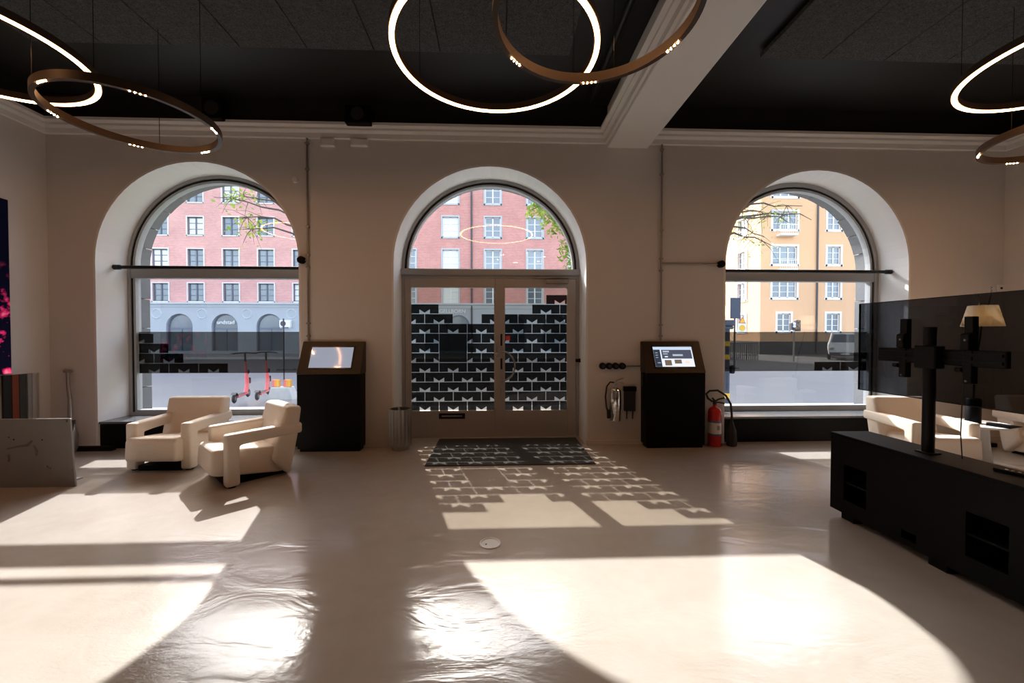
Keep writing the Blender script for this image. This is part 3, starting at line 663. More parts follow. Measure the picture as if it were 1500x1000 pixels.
b = newbm(); lathe(b, [(0, 1.02), (.02, 1.03), (.03, 1.06), (.02, 1.10), (.012, 1.13), (0, 1.14)], c=(.13, .04, 0), n=16); obj('bulb', b, emis('lamp_bulb', (1.0, .62, .28), 40.0), t)
for dx, h in ((-.03, .09), (.06, .17)):
    b = newbm(); tube(b, [(.13 + dx, .04, 1.20), (.13 + dx * 1.6, .04, 1.20 + h)], .006, 8); lathe(b, [(0, -.016), (.012, -.01), (.016, 0), (.012, .01), (0, .016)], c=(.13 + dx * 1.6, .04, 1.21 + h), n=12); obj('glass_finial', b, 'chrome', t)
t = thing('tablet', (tx + .08, ty - .15, tz), 'flat black tablet lying on the pedestal side table', 'tablet', rotz=.3)
b = newbm(); prism(b, [(-.12, 0), (.12, 0), (.12, .006), (-.06, .03), (-.12, .03)], 'y', -.08, .08, .002, 1); obj('tablet_body', b, 'black', t)
b = newbm(); box(b, 5.55, 5.78, -.30, -.22, 0, .045, .006, 1); tag(obj('power_strip', b, 'black'), 'black power strip on the floor beneath the corner wall', 'power strip')
b = newbm(); tube(b, [(5.55, -.26, .012), (5.35, -.22, .012), (5.1, -.26, .012), (4.9, -.2, .012)], .008, 6); tag(obj('power_cable', b, 'rubber'), 'black power cable running along the floor by the side table', 'cable')
p = atY(1466, 422, -.01)
t = thing('wall_socket', (p.x, -.002, p.z), 'small square white socket on the wall above the lamp', 'socket')
b = newbm(); box(b, -.042, .042, -.014, 0, -.042, .042, .005, 2); obj('socket_plate', b, 'label_white', t)
b = newbm(); cyl(b, (0, -.014, 0), (0, -.018, 0), .014, n=16); obj('socket_hole', b, 'black', t)

# ------------------------------------------------------------------ conduits with knobs
def conduit(px, ztop, zbot, knob, label):
    p = atY(px, 300, -.015); x = p.x; t = thing('conduit', (x, -.015, zbot), label, 'conduit'); rel = (x, -.015, zbot)
    b = newbm(); cyl(b, (x, -.018, zbot), (x, -.018, ztop), .011, n=10); smooth_obj(obj('pipe', b, 'zinc', t, rel=rel))
    zk = knob[1]
    b = newbm(); cyl(b, (x, -.018, zk), (knob[0], -.018, zk), .010, n=10); smooth_obj(obj('branch_pipe', b, 'zinc', t, rel=rel))
    for z in (ztop - .06, ztop - .35, ztop - 1.0, zk + .06, zk - .08, zk - .72, zbot + .06):
        b = newbm(); box(b, x - .022, x + .022, -.034, -.003, z - .009, z + .009, .003, 1); obj('pipe_clip', b, 'zinc', t, rel=rel)
    b = newbm(); lathe(b, [(0, -.055), (.035, -.055), (.042, -.045), (.042, 0), (0, 0)], n=24); bmesh.ops.rotate(b, verts=b.verts, matrix=Matrix.Rotation(-pi / 2, 3, 'X')); bmesh.ops.translate(b, verts=b.verts, vec=(knob[0], 0, zk))
    for v in b.verts: v.co.y = -abs(v.co.y) - .003
    smooth_obj(obj('junction_knob', b, 'black', t, rel=rel))
conduit(450.5, 3.53, 1.225, (-2.225, 2.15), 'thin grey conduit running down the wall to the kiosk beside the armchairs')
conduit(969, 3.53, 1.225, (2.655, 2.135), 'thin grey conduit with a long side branch above the web-page kiosk')
# row of four round black sockets and their pipe
t = thing('socket_row', (1.35, 0, .93), 'row of four round black sockets joined by a thin pipe', 'socket')
for k in range(4):
    b = newbm(); cyl(b, (-.105 + k * .078, 0, 0), (-.105 + k * .078, -.045, 0), .040, .036, n=24); s_ = smooth_obj(obj('socket', b, 'black', t))
    b = newbm(); cyl(b, (-.105 + k * .078, -.045, 0), (-.105 + k * .078, -.048, 0), .022, n=18); obj('socket_face', b, 'rubber', s_)
b = newbm(); cyl(b, (.16, -.018, 0), (.345, -.018, 0), .009, n=10); smooth_obj(obj('pipe', b, 'zinc', t))

# ------------------------------------------------------------------ fire extinguishers and pouch
def bottle(b, r, z0, z1): return lathe(b, [(0, z0), (r * .92, z0), (r, z0 + .012), (r, z1 - r * .9), (r * .9, z1 - r * .45), (r * .55, z1 - r * .1), (r * .3, z1), (r * .3, z1 + .03), (0, z1 + .03)], n=28)
t = thing('fire_extinguisher', (1.372, -.085, .30), 'polished chrome fire extinguisher hanging on the wall under the round sockets', 'extinguisher')
b = newbm(); bottle(b, .07, .0, .395); smooth_obj(obj('cylinder', b, 'chrome', t))
b = newbm(); cyl(b, (0, 0, .42), (0, 0, .455), .018, n=14); tube(b, [(0, 0, .45), (.03, -.01, .475), (.09, -.02, .495)], .008, 8); tube(b, [(0, 0, .44), (.05, -.01, .447), (.10, -.02, .44)], .007, 8); obj('valve', b, 'steel', t)
b = newbm(); tube(b, [(-.01, 0, .445), (-.06, -.01, .45), (-.10, -.015, .40), (-.115, -.015, .28), (-.10, -.01, .15), (-.08, -.01, .10)], .010, 8); smooth_obj(obj('hose', b, 'rubber', t))
b = newbm(); cyl(b, (-.085, -.01, .13), (-.075, -.01, .03), .014, .02, n=12); obj('nozzle', b, 'rubber', t)
b = newbm(); box(b, -.05, .05, .055, .083, .18, .36); obj('wall_bracket', b, 'steel', t)
t = thing('fire_blanket', (1.565, -.03, .40), 'black fire-blanket pouch with two pull tabs hanging by the kiosk', 'pouch')
b = newbm(); box(b, -.065, .065, -.02, .03, 0, .275, .008, 2); obj('pouch', b, 'rubber', t)
b = newbm(); box(b, -.075, .075, -.026, .03, .235, .29, .006, 2); obj('flap', b, 'black', t)
for s in (-1, 1):
    b = newbm(); box(b, s * .035 - .007, s * .035 + .007, -.008, .0, -.095, .01, .002, 1); obj('pull_tab', b, 'rubber', t)
t = thing('fire_extinguisher', (2.545, -.11, 0), 'red fire extinguisher standing on the floor between kiosk and window', 'extinguisher')
b = newbm(); bottle(b, .072, 0, .46); smooth_obj(obj('cylinder', b, 'red', t))
b = newbm(); lathe(b, [(.0733, .13), (.0733, .30)], n=28); lab = smooth_obj(obj('label_sheet', b, 'label_white', t))
for z in (.13, .28):
    b = newbm(); lathe(b, [(.0738, z), (.0738, z + .022)], n=28); smooth_obj(obj('label_band', b, 'label_blue', lab))
b = newbm(); box(b, -.012, .02, -.0752, -.0735, .20, .25); obj('pictogram', b, 'frame', lab)
b = newbm(); cyl(b, (0, 0, .48), (0, 0, .53), .022, n=14); tube(b, [(0, 0, .52), (.04, -.02, .55), (.10, -.03, .565)], .010, 8); tube(b, [(0, 0, .51), (.05, -.02, .51), (.10, -.03, .50)], .009, 8); tube(b, [(0, 0, .53), (-.03, 0, .56)], .01, 8); obj('valve', b, 'rubber', t)
b = newbm(); tube(b, [(-.02, .01, .515), (-.06, .04, .55), (-.07, .06, .60), (-.03, .06, .635), (.05, .03, .645), (.13, .0, .59), (.185, -.01, .49), (.20, -.01, .36), (.20, -.01, .27)], .012, 10); smooth_obj(obj('hose', b, 'rubber', t))
b = newbm(); lathe(b, [(0, .28), (.018, .28), (.028, .24), (.05, .18), (.058, .02), (.05, .0), (0, .0)], c=(.20, -.01, 0), n=20); smooth_obj(obj('horn', b, 'rubber', t))

# ------------------------------------------------------------------ umbrella stand
t = thing('umbrella_stand', (-1.10, -.10, 0), 'ribbed steel umbrella stand beside the glazed door', 'umbrella stand')
b = newbm(); n = 72
A = []; 
for z, s in ((.05, 1), (.46, 1.0)): A.append([b.verts.new(((.118 + (.007 if k % 4 < 2 else 0)) * s * cos(2 * pi * k / n), (.118 + (.007 if k % 4 < 2 else 0)) * s * sin(2 * pi * k / n), z)) for k in range(n)])
I = [[b.verts.new((.105 * cos(2 * pi * k / n), .105 * sin(2 * pi * k / n), z)) for k in range(n)] for z in (.46, .07)]
for P, Q in ((A[0], A[1]), (A[1], I[0]), (I[0], I[1])):
    for k in range(n): b.faces.new((P[k], P[(k + 1) % n], Q[(k + 1) % n], Q[k]))
b.faces.new(I[1]); obj('ribbed_body', b, 'steel', t)
b = newbm(); lathe(b, [(0, 0), (.095, 0), (.095, .05), (0, .05)], n=32); smooth_obj(obj('foot', b, 'steel', t))
t2 = thing('walking_stick', (-1.10, -.10, .075), 'thin pale stick standing in the ribbed umbrella stand', 'stick')
b = newbm(); tube(b, [(.02, .02, 0), (.0, -.02, .30), (-.015, -.04, .46)], .009, 8); obj('stick_shaft', b, 'label_white', t2)

# ------------------------------------------------------------------ floor outlet
t = thing('floor_outlet', (-.043, -2.20, 0), 'round white floor outlet lid set in the polished floor', 'floor outlet')
b = newbm(); lathe(b, [(.066, 0), (.066, .005), (.060, .007), (.054, .004), (.054, 0)], n=40); smooth_obj(obj('rim', b, 'label_white', t), 30)
b = newbm(); lathe(b, [(.054, .002), (0, .003)], n=40); obj('lid', b, mat('outlet_lid', (.5, .48, .46), .4), t)
b = newbm(); cyl(b, (-.025, -.012, .002), (-.025, -.012, .0045), .006, n=12); obj('lid_screw', b, 'black', t)

# ------------------------------------------------------------------ left corner things
b = newbm(); box(b, -5.0, -4.30, -.075, -.018, 0, .05, .003, 1); tag(obj('floor_duct', b, 'black'), 'black cable duct lying along the wall foot by the corner', 'duct')
t = thing('stick_appliance', (-4.70, -.12, 0), 'slim grey upright appliance with a curved handle leaning in the corner', 'appliance')
b = newbm(); tube(b, [(.01, .0, .30), (-.0, .01, .45), (-.03, .04, .58), (-.075, .07, .72), (-.095, .085, .83), (-.098, .09, .885)], [.022, .02, .018, .017, .016, .018], 10); smooth_obj(obj('handle_tube', b, 'zinc', t))
b = newbm(); tube(b, [(-.135, .09, .895), (-.10, .09, .885), (-.06, .09, .895)], .018, 10); smooth_obj(obj('grip', b, 'zinc', t))
b = newbm(); tube(b, [(.012, 0, .0), (.02, 0, .05), (.022, 0, .2), (.015, 0, .32)], [.035, .05, .052, .03], 14); smooth_obj(obj('body', b, 'zinc', t))
b = newbm(); cyl(b, (.05, -.01, .32), (.05, -.01, .36), .02, n=12); tube(b, [(.02, -.02, .05), (.045, -.03, .2), (.05, -.01, .34)], .012, 8); obj('side_tube', b, 'rubber', t)
# display on the left wall
yA = atX(14, 420, XL + .05).y
t = thing('wall_display', (XL + .002, yA - .55, .90), 'tall dark wall display showing pink flowers', 'display')
b = newbm(); box(b, 0, .05, -.55, .55, 0, 1.77, .004, 1); obj('display_case', b, 'black', t)
flat('picture', [(.052, -.548, .004), (.052, .548, .004), (.052, .548, 1.766), (.052, -.548, 1.766)], 'flowers', t)
# sample boards leaning on the left wall
cols = [('black', (.02, .02, .02)), ('rust-brown', (.20, .05, .025)), ('dark grey-green', (.05, .05, .045)), ('mid grey', (.30, .29, .28)), ('silver', (.7, .7, .7)), ('cream white', (.62, .58, .54))]
pxs = [(4, 16), (17, 27), (28, 38), (40, 46), (47, 51), (57, 60)]
for k, ((nm, c), (pa, pb)) in enumerate(zip(cols, pxs)):
    y0 = atX(pa, 545, XL + .03).y; y1 = atX(pb, 545, XL + .03).y
    b = newbm(); box(b, XL + .012, XL + .034, y0, y1, .05, .885, .002, 1)
    bo = obj('sample_board', b, mat('sample_' + str(k), c, .75 if nm != 'silver' else .3, spec=.2, metal=.9 if nm == 'silver' else 0, var=.05))
    tag(bo, '%s sample board standing upright below the wall display' % nm, 'sample board', 'sample boards')
b = newbm(); box(b, XL + .002, XL + .06, -1.5, atX(62, 545, XL + .03).y, .02, .05); tag(obj('board_ledge', b, 'black'), 'low black ledge carrying the upright sample boards', 'ledge')
# grey metal plate standing in front
t = thing('metal_plate', (-4.2, -1.13, 0), 'dull grey metal plate with bolt heads standing upright on the floor', 'plate')
b = newbm(); prism(b, [(-.75, .0), (.595, .0), (.56, .585), (-.75, .585)], 'y', -.008, .008, .003, 1); obj('sheet', b, 'plate', t)
for x, z in ((.575, .02), (.565, .155), (.40, .155), (.365, .18), (.53, .565)):
    b = newbm(); cyl(b, (x, -.008, z), (x, -.016, z), .011, n=14); obj('bolt', b, 'steel', t)
for x, z, r in ((.10, .41, .006), (.06, .43, .005), (.33, .405, .006)):
    b = newbm(); cyl(b, (x, -.007, z), (x, -.0095, z), r, n=10); obj('drill_hole', b, 'black', t)
b = newbm(); tube(b, [(.04, -.0085, .33), (.13, -.0085, .35), (.21, -.0085, .36), (.25, -.0085, .40)], [.006, .008, .012, .01], 8); tube(b, [(.26, -.0085, .36), (.285, -.0085, .31), (.28, -.0085, .27)], [.008, .014, .008], 8); tube(b, [(.055, -.0085, .28), (.06, -.0085, .25), (.055, -.0085, .22)], .009, 8)
for v in b.verts: v.co.y = -.0085 + (v.co.y + .0085) * .12
obj('dark_mark', b, 'plate_mark', t)  # dark strokes flattened onto the plate face
b = newbm(); box(b, -.70, -.45, -.008, .20, 0, .012); box(b, .2, .45, .008, .20, 0, .012); obj('foot', b, 'plate', t)

# ------------------------------------------------------------------ upper wall fittings
for pa, pb, y0, y1, l in ((300, 330, 146, 178, 'small black loudspeaker on the dark wall strip over the left window'), (507, 545, 157, 184, 'small black loudspeaker on the dark wall strip near the conduit')):
    A = atY(pa, y0, -.1); B = atY(pb, y1, -.1); t = thing('loudspeaker', ((A.x + B.x) / 2, -.014, B.z), l, 'loudspeaker'); rel = t.location.copy()
    b = newbm(); box(b, A.x, B.x, -.16, -.016, B.z, A.z, .01, 2); sp = obj('speaker_box', b, 'black', t, rel=rel)
    b = newbm(); cyl(b, ((A.x + B.x) / 2, -.16, (A.z + B.z) / 2), ((A.x + B.x) / 2, -.164, (A.z + B.z) / 2), min(B.x - A.x, A.z - B.z) * .36, n=24); obj('speaker_cone', b, 'rubber', sp, rel=rel)
for pa, pb, l in ((470, 491, 'small white junction box under the cornice, next to the conduit'), (514, 539, 'small white junction box under the cornice, away from the conduit')):
    A = atY(pa, 203, -.01); B = atY(pb, 214, -.01); t = thing('junction_box', ((A.x + B.x) / 2, 0, B.z), l, 'junction box'); rel = t.location.copy()
    b = newbm(); box(b, A.x, B.x, -.045, 0, B.z - .01, 3.528, .005, 2); obj('box_body', b, 'white', t, rel=rel)
    b = newbm(); box(b, A.x + .01, B.x - .01, -.048, -.045, B.z, 3.515); obj('box_lid', b, 'white', t, rel=rel)
p = atY(432, 263, -.01); t = thing('wall_sensor', (p.x, 0, p.z), 'small round white sensor high on the wall beside the conduit', 'sensor')
b = newbm(); cyl(b, (0, 0, 0), (0, -.02, 0), .035, .030, n=24); s_ = smooth_obj(obj('sensor_body', b, 'white', t)); b = newbm(); cyl(b, (0, -.02, 0), (0, -.024, 0), .012, n=14); obj('sensor_eye', b, 'white', s_)

# ------------------------------------------------------------------ ring lamps
def ring_bm(R, hw, z0, z1, n=96):
    b = newbm(); rows = []
    for k in range(n):
        a = 2 * pi * k / n; rows.append([b.verts.new((r * cos(a), r * sin(a), z)) for r, z in ((R - hw, z0), (R + hw, z0), (R + hw, z1), (R - hw, z1))])
    for k in range(n):
        A, B = rows[k], rows[(k + 1) % n]
        for j in range(4): b.faces.new((A[j], A[(j + 1) % 4], B[(j + 1) % 4], B[j]))
    return b
def hang(t, R, zr, a0):
    for k in range(3):
        a = a0 + 2 * pi * k / 3
        b = newbm(); cyl(b, (R * cos(a), R * sin(a), .055), (R * cos(a), R * sin(a), 3.893 - zr), .0022, n=6); obj('suspension_wire', b, 'black_metal', t)
def lit_ring(label):
    t = thing('ring_lamp', (0, 0, 0), label, 'lamp', 'glowing ring lamps')
    smooth_obj(obj('ring_housing', ring_bm(.665, .021, .004, .055), 'bronze', t), 30)
    obj('led_diffuser', ring_bm(.665, .0155, -.002, .006), 'lit', t)
    hang(t, .665, 3.16, .5); return t
def spot_ring(label):
    t = thing('spot_ring_lamp', (0, 0, 0), label, 'lamp', 'dark ring lamps with spots')
    smooth_obj(obj('ring_housing', ring_bm(.50, .014, .0, .055), 'bronze', t), 30)
    bm0 = newbm(); cyl(bm0, (0, 0, .002), (0, 0, -.003), .004, n=10); s0 = None
    for c in range(6):
        for k in range(4):
            a = .35 + c * pi / 3 + (k - 1.5) * .05
            if s0 is None: s0 = obj('spot', bm0, 'spot', t); o = s0
            else: o = s0.copy(); COL.objects.link(o); o.parent = t
            o.location = (.50 * cos(a), .50 * sin(a), 0)
    hang(t, .50, 2.87, 1.1); return t
R0L = lit_ring('glowing ring lamp hanging above the entrance mat'); R0L.location = (-.008, -1.97, 3.16)
c = copy_tree(R0L); c.location = (-3.52, -1.93, 3.16); c['label'] = 'glowing ring lamp hanging above the cream armchairs'
c = copy_tree(R0L); c.location = (4.045, -2.12, 3.16); c['label'] = 'glowing ring lamp hanging on the far side of the beam, above the media bench'
S0 = spot_ring('dark ring lamp with small spots hanging below the white beam'); S0.location = (.491, -2.663, 2.87)
c = copy_tree(S0); c.location = (-2.668, -1.579, 2.87); c.rotation_euler = (0, 0, .9); c['label'] = 'dark ring lamp with small spots near the window behind the cream armchairs'
c = copy_tree(S0); c.location = (4.59, -1.639, 2.87); c.rotation_euler = (0, 0, 2.0); c['label'] = 'dark ring lamp with small spots in the bay above the side table'

# ------------------------------------------------------------------ outside: ground
def gbox(name, x0, x1, y0, y1, z0, z1, mt):
    b = newbm(); box(b, x0, x1, y0, y1, z0, z1); o = obj(name, b, mt); o['kind'] = 'structure'; return o
gbox('pavement', -60, 70, .66, 3.7, -.6, -.22, 'pavement')
gbox('kerb_near', -60, 70, 3.7, 3.9, -.6, -.22, 'kerb')
gbox('street', -90, 110, 3.9, 22.5, -.6, -.34, 'asphalt')
gbox('kerb_far', -60, 17, 22.5, 22.8, -.6, -.20, 'kerb')
gbox('pavement_far', -60, 17, 22.8, 28.2, -.6, -.21, 'pavement')
gbox('side_street', 17, 110, 22.5, 120, -.6, -.34, 'asphalt')
b = newbm(); box(b, OPEN[1][0] - 1.3, OPEN[1][0] + 1.3, .68, 1.15, -.22, -.04, .01, 1); tag(obj('doorstep', b, 'kerb'), 'granite doorstep outside the glazed double door', 'step')
FY = 28.0
def facade(t, rel, u0, u1, z0, z1, wins, thick, mt_wall, place, name='wall'):
    """flat wall with real rectangular holes; wins = (uc, zc, w, h); place(u,v,z) -> world, v = depth behind the face"""
    us = sorted({u0, u1} | {w_[0] - w_[2] / 2 for w_ in wins} | {w_[0] + w_[2] / 2 for w_ in wins}); zs = sorted({z0, z1} | {w_[1] - w_[3] / 2 for w_ in wins} | {w_[1] + w_[3] / 2 for w_ in wins})
    b = newbm()
    def q(*p): b.faces.new([b.verts.new(place(*k)) for k in p])
    for a, c in zip(us, us[1:]):
        for d, e in zip(zs, zs[1:]):
            um, zm = (a + c) / 2, (d + e) / 2
            if not any(abs(um - w_[0]) < w_[2] / 2 and abs(zm - w_[1]) < w_[3] / 2 for w_ in wins): q((a, 0, d), (c, 0, d), (c, 0, e), (a, 0, e))
    for uc, zc, ww, hh in wins:
        a, c, d, e = uc - ww / 2, uc + ww / 2, zc - hh / 2, zc + hh / 2
        q((a, 0, d), (a, thick, d), (a, thick, e), (a, 0, e)); q((c, 0, d), (c, thick, d), (c, thick, e), (c, 0, e)); q((a, 0, d), (c, 0, d), (c, thick, d), (a, thick, d)); q((a, 0, e), (c, 0, e), (c, thick, e), (a, thick, e))
    bmesh.ops.remove_doubles(b, verts=b.verts, dist=1e-4)
    return obj(name, b, mt_wall, t, rel=rel)
def ext_window(t, rel, uc, zc, ww, hh, place, mt_f, lights=2, rows=3, surround=None, blind=False, sill=True):
    b = newbm(); fr = .07
    def bx(u0, u1, v0, v1, z0, z1):
        P = [place(u, v, z) for u in (u0, u1) for v in (v0, v1) for z in (z0, z1)]
        vs = [b.verts.new(p) for p in P]
        for f in ((0, 1, 3, 2), (4, 6, 7, 5), (0, 4, 5, 1), (2, 3, 7, 6), (0, 2, 6, 4), (1, 5, 7, 3)): b.faces.new([vs[k] for k in f])
    a, c, d, e = uc - ww / 2, uc + ww / 2, zc - hh / 2, zc + hh / 2
    for q in ((a, a + fr, d, e), (c - fr, c, d, e), (a, c, d, d + fr), (a, c, e - fr, e)): bx(q[0], q[1], .08, .16, q[2], q[3])
    for k in range(1, lights): u = a + (c - a) * k / lights; bx(u - .05, u + .05, .08, .15, d, e)
    for k in range(1, rows): z = d + (e - d) * k / rows; bx(a, c, .10, .14, z - .02, z + .02)
    f = obj('window', b, mt_f, t, rel=rel)
    b = newbm(); b.faces.new([b.verts.new(place(*p)) for p in ((a, .13, d), (c, .13, d), (c, .13, e), (a, .13, e))]); obj('pane', b, 'blind' if blind else 'ext_pane', f, rel=rel)
    if surround:
        b = newbm(); s = surround[1]
        for q in ((a - s, a, d - s, e + s), (c, c + s, d - s, e + s), (a, c, e, e + s), (a - s * 1.4, c + s * 1.4, d - s * 1.1, d)): bx(q[0], q[1], -.05, .02, q[2], q[3])
        obj('surround', b, surround[0], f, rel=rel)
def front(rel): return lambda u, v, z: Vector((u, FY + v, z))
def zpx(py, px=728): return atY(px, py, FY).z
def xpx(px, py=400): return atY(px, py, FY).x
HB = 19.2
# --- pale brick building seen through the armchair window
x0, x1 = -48.0, -12.0; rel = ((x0 + x1) / 2, FY + 4, 0)
t = thing('brick_building', rel, 'pale red brick building with dark-framed windows and grey arched shop fronts', 'building'); PL = front(rel)
cw = xpx(287) - xpx(235); cols_ = [xpx(235) + k * cw for k in range(-4, 7)]; cols_ = [c for c in cols_ if x0 + 1 < c < x1 - 1]
rws = [zpx(428, 313), zpx(378, 313), zpx(331, 313), zpx(283, 313), zpx(235, 313)]
wins = [(c, z, 1.22, 1.42) for z in rws for c in cols_]
ZG = 3.85
facade(t, rel, x0, x1, ZG, HB, wins, .16, 'brick_pink', PL)
for i, (c, z, ww, hh) in enumerate(wins): ext_window(t, rel, c, z, ww, hh, PL, 'win_dark', 2, 3, ('win_stone', .09), blind=(i * 7) % 5 == 1)
sx0 = xpx(264, 480); sp = xpx(330, 480) - sx0; arcs = [sx0 + k * sp for k in range(-5, 5)]; arcs = [a for a in arcs if x0 + 1.3 < a < x1 - 1.3]
b = newbm(); arch_wall(b, x0, x1, -.35, ZG - .35, FY - .08, FY + .25, [(a, 1.02, 1.95, .0) for a in arcs], n=14); obj('ground_floor_wall', b, 'grey_plaster', t, rel=rel)
b = newbm(); prism(b, [(FY - .30, ZG - .12), (FY - .30, ZG), (FY + .2, ZG), (FY + .2, ZG - .36), (FY - .12, ZG - .36), (FY - .18, ZG - .2)], 'x', x0, x1); obj('string_course', b, 'pale_plaster', t, rel=rel)
for k, a in enumerate(arcs):
    b = newbm(); u_frame(b, a, 1.95, .92, 1.02, FY + .10, FY + .2, 0, n=14); box(b, a - .92, a + .92, FY + .12, FY + .18, 1.75, 1.85); box(b, a - .05, a + .05, FY + .12, FY + .18, 0, 1.75); f = obj('shop_window', b, 'win_dark', t, rel=rel)
    b = newbm(); b.faces.new([b.verts.new(p) for p in [(a - .93, FY + .16, -.05), (a + .93, FY + .16, -.05)] + [(a + .93 * cos(pi * j / 14), FY + .16, 1.95 + .93 * sin(pi * j / 14)) for j in range(15)]]); obj('pane', b, 'ext_pane', f, rel=rel)
    b = newbm(); lathe(b, [(.30, 0), (.36, .05), (.42, 0)], n=24); bmesh.ops.rotate(b, verts=b.verts, matrix=Matrix.Rotation(pi / 2, 3, 'X')); bmesh.ops.translate(b, verts=b.verts, vec=(a + sp / 2, FY - .08, 2.95)); obj('medallion', b, 'pale_plaster', t, rel=rel)
text_obj('shop_sign', 'undstad', .44, 'win_white', (xpx(331, 473) - rel[0], FY - .02 - rel[1], zpx(472, 331)), (pi / 2, 0, 0), t, .02)
b = newbm(); box(b, x0, x1, FY + .3, FY + 9, -.35, HB); box(b, x0, x1, FY - .25, FY + .4, HB, HB + .3); obj('building_mass', b, 'brick_pink', t, rel=rel)
ax = xpx(421, 474); az = zpx(474, 421); ar = (ax, FY - .1, az)
t = thing('air_conditioner', ar, 'white boxed air conditioner on the grey ground-floor wall across the street', 'air conditioner')
b = newbm(); box(b, -.42, .42, -.32, 0, -.28, .28, .03, 2); ac = obj('unit_case', b, 'win_white', t)
b = newbm(); cyl(b, (-.12, -.32, 0), (-.12, -.34, 0), .21, n=24); obj('fan_grille', b, 'pipe_dark', ac)
b = newbm(); box(b, -.35, -.30, -.3, .0, -.36, -.28); obj('wall_bracket', b, 'win_white', t)
b = newbm(); box(b, .30, .35, -.3, .0, -.36, -.28); obj('wall_bracket', b, 'win_white', t)
# --- red brick building seen through the door
x0, x1 = -11.98, 11.5; rel = ((x0 + x1) / 2, FY + 4, 0)
t = thing('brick_building', rel, 'deep red brick building with white windows, opposite the glazed door', 'building'); PL = front(rel)
cw = xpx(722) - xpx(660); cols_ = [xpx(660) + k * cw for k in range(-2, 5)]; cols_ = [c for c in cols_ if x0 + 1 < c < x1 - 1]
rws = [zpx(432), zpx(381), zpx(333), zpx(284), zpx(235)]
wins = [(c, z, 1.26, 1.62) for z in rws for c in cols_]
facade(t, rel, x0, x1, ZG, HB, wins, .16, 'brick_red', PL)
for i, (c, z, ww, hh) in enumerate(wins): ext_window(t, rel, c, z, ww, hh, PL, 'win_white', 2, 3, ('pale_plaster', .12), blind=i % 7 in (2, 5))
b = newbm(); box(b, x0, x1, FY - .06, FY + .3, -.35, ZG - .3); obj('ground_floor_wall', b, 'grey_plaster', t, rel=rel)
b = newbm(); prism(b, [(FY - .25, ZG - .12), (FY - .25, ZG), (FY + .2, ZG), (FY + .2, ZG - .42), (FY - .1, ZG - .42), (FY - .15, ZG - .2)], 'x', x0, x1); obj('string_course', b, 'pale_plaster', t, rel=rel)
for px in (640, 672, 752, 812):
    a = xpx(px, 490); b = newbm(); u_frame(b, a, 2.0, .80, .90, FY - .09, FY - .03, 0, n=12); f = obj('shop_window', b, 'win_dark', t, rel=rel)
    b = newbm(); b.faces.new([b.verts.new(p) for p in [(a - .82, FY - .07, -.05), (a + .82, FY - .07, -.05)] + [(a + .82 * cos(pi * j / 12), FY - .07, 2.0 + .82 * sin(pi * j / 12)) for j in range(13)]]); obj('pane', b, 'ext_pane', f, rel=rel)
text_obj('shop_sign', 'GELLBORN', .43, mat('sign_pink', (.85, .6, .62), .5) and 'win_white', (xpx(663, 456) - rel[0], FY - .09 - rel[1], zpx(456, 661)), (pi / 2, 0, 0), t, .02)
b = newbm(); cyl(b, (xpx(691), FY - .1, -.25), (xpx(691), FY - .1, HB), .07, n=10); obj('drainpipe', b, 'pipe_dark', t, rel=rel)
b = newbm(); box(b, x0, x1, FY + .3, FY + 9, -.35, HB); box(b, x0, x1, FY - .25, FY + .4, HB, HB + .3); obj('building_mass', b, 'brick_red', t, rel=rel)
# --- ochre corner building seen through the other window
xc = xpx(1114); x1 = xc + 26; rel = (xc + 10, FY + 6, 0)
t = thing('ochre_building', rel, 'ochre plastered corner building with white windows across the street', 'building'); PL = front(rel)
zr = [zpx(472, 1180), zpx(423, 1180), zpx(374, 1180), zpx(323, 1180), zpx(275, 1180)]
wA, wB, wC = xpx(1149), xpx(1221), xpx(1266); step = wC - wB
wins = []; spec = []
for i, z in enumerate(zr):
    ww = 1.15 if i == 0 else 2.1
    wins.append((wA, z, ww, 1.5)); spec.append(3 if i else 2)
    for c in (wB, wC, wC + step, wC + 2 * step, wC + 3 * step): wins.append((c, z, 1.15, 1.5)); spec.append(2)
facade(t, rel, xc, x1, .7, HB, wins, .16, 'ochre', PL)
for (c, z, ww, hh), n_ in zip(wins, spec): ext_window(t, rel, c, z, ww, hh, PL, 'win_white', n_, 3, ('win_white', .16))
for i, z in enumerate(zr):
    if i in (2, 3):
        b = newbm(); box(b, wA - .75, wA + .75, FY - .55, FY, z - 1.35, z - 1.22); bal = obj('balcony', b, 'win_white', t, rel=rel)
        b = newbm()
        for k in range(9): box(b, wA - .72 + k * .18 - .012, wA - .72 + k * .18 + .012, FY - .54, FY - .51, z - 1.22, z - .5)
        box(b, wA - .74, wA + .74, FY - .55, FY - .50, z - .52, z - .46); obj('balcony_railing', b, 'win_white', bal, rel=rel)
side = lambda u, v, z: Vector((xc + v, FY + u, z))
sw = [(atX(1087, 375, xc).y - FY + k * 3.4, z, 1.2, 1.5) for z in zr for k in range(4)]
facade(t, rel, 0, 15, .7, HB, sw, .16, 'ochre', side)
for c, z, ww, hh in sw: ext_window(t, rel, c, z, ww, hh, side, 'win_white', 2, 3, ('win_white', .16))
b = newbm(); box(b, xc - .06, x1, FY - .06, FY + 15, -.5, .72); obj('plinth', b, 'dark_plinth', t, rel=rel)
b = newbm(); cyl(b, (xpx(1196), FY - .1, -.25), (xpx(1196), FY - .1, HB), .07, n=10); obj('drainpipe', b, 'pipe_dark', t, rel=rel)
b = newbm(); box(b, xc + .3, x1, FY + .3, FY + 15, -.1, HB); box(b, xc - .3, x1, FY - .3, FY + 15, HB, HB + .3); obj('building_mass', b, 'ochre', t, rel=rel)

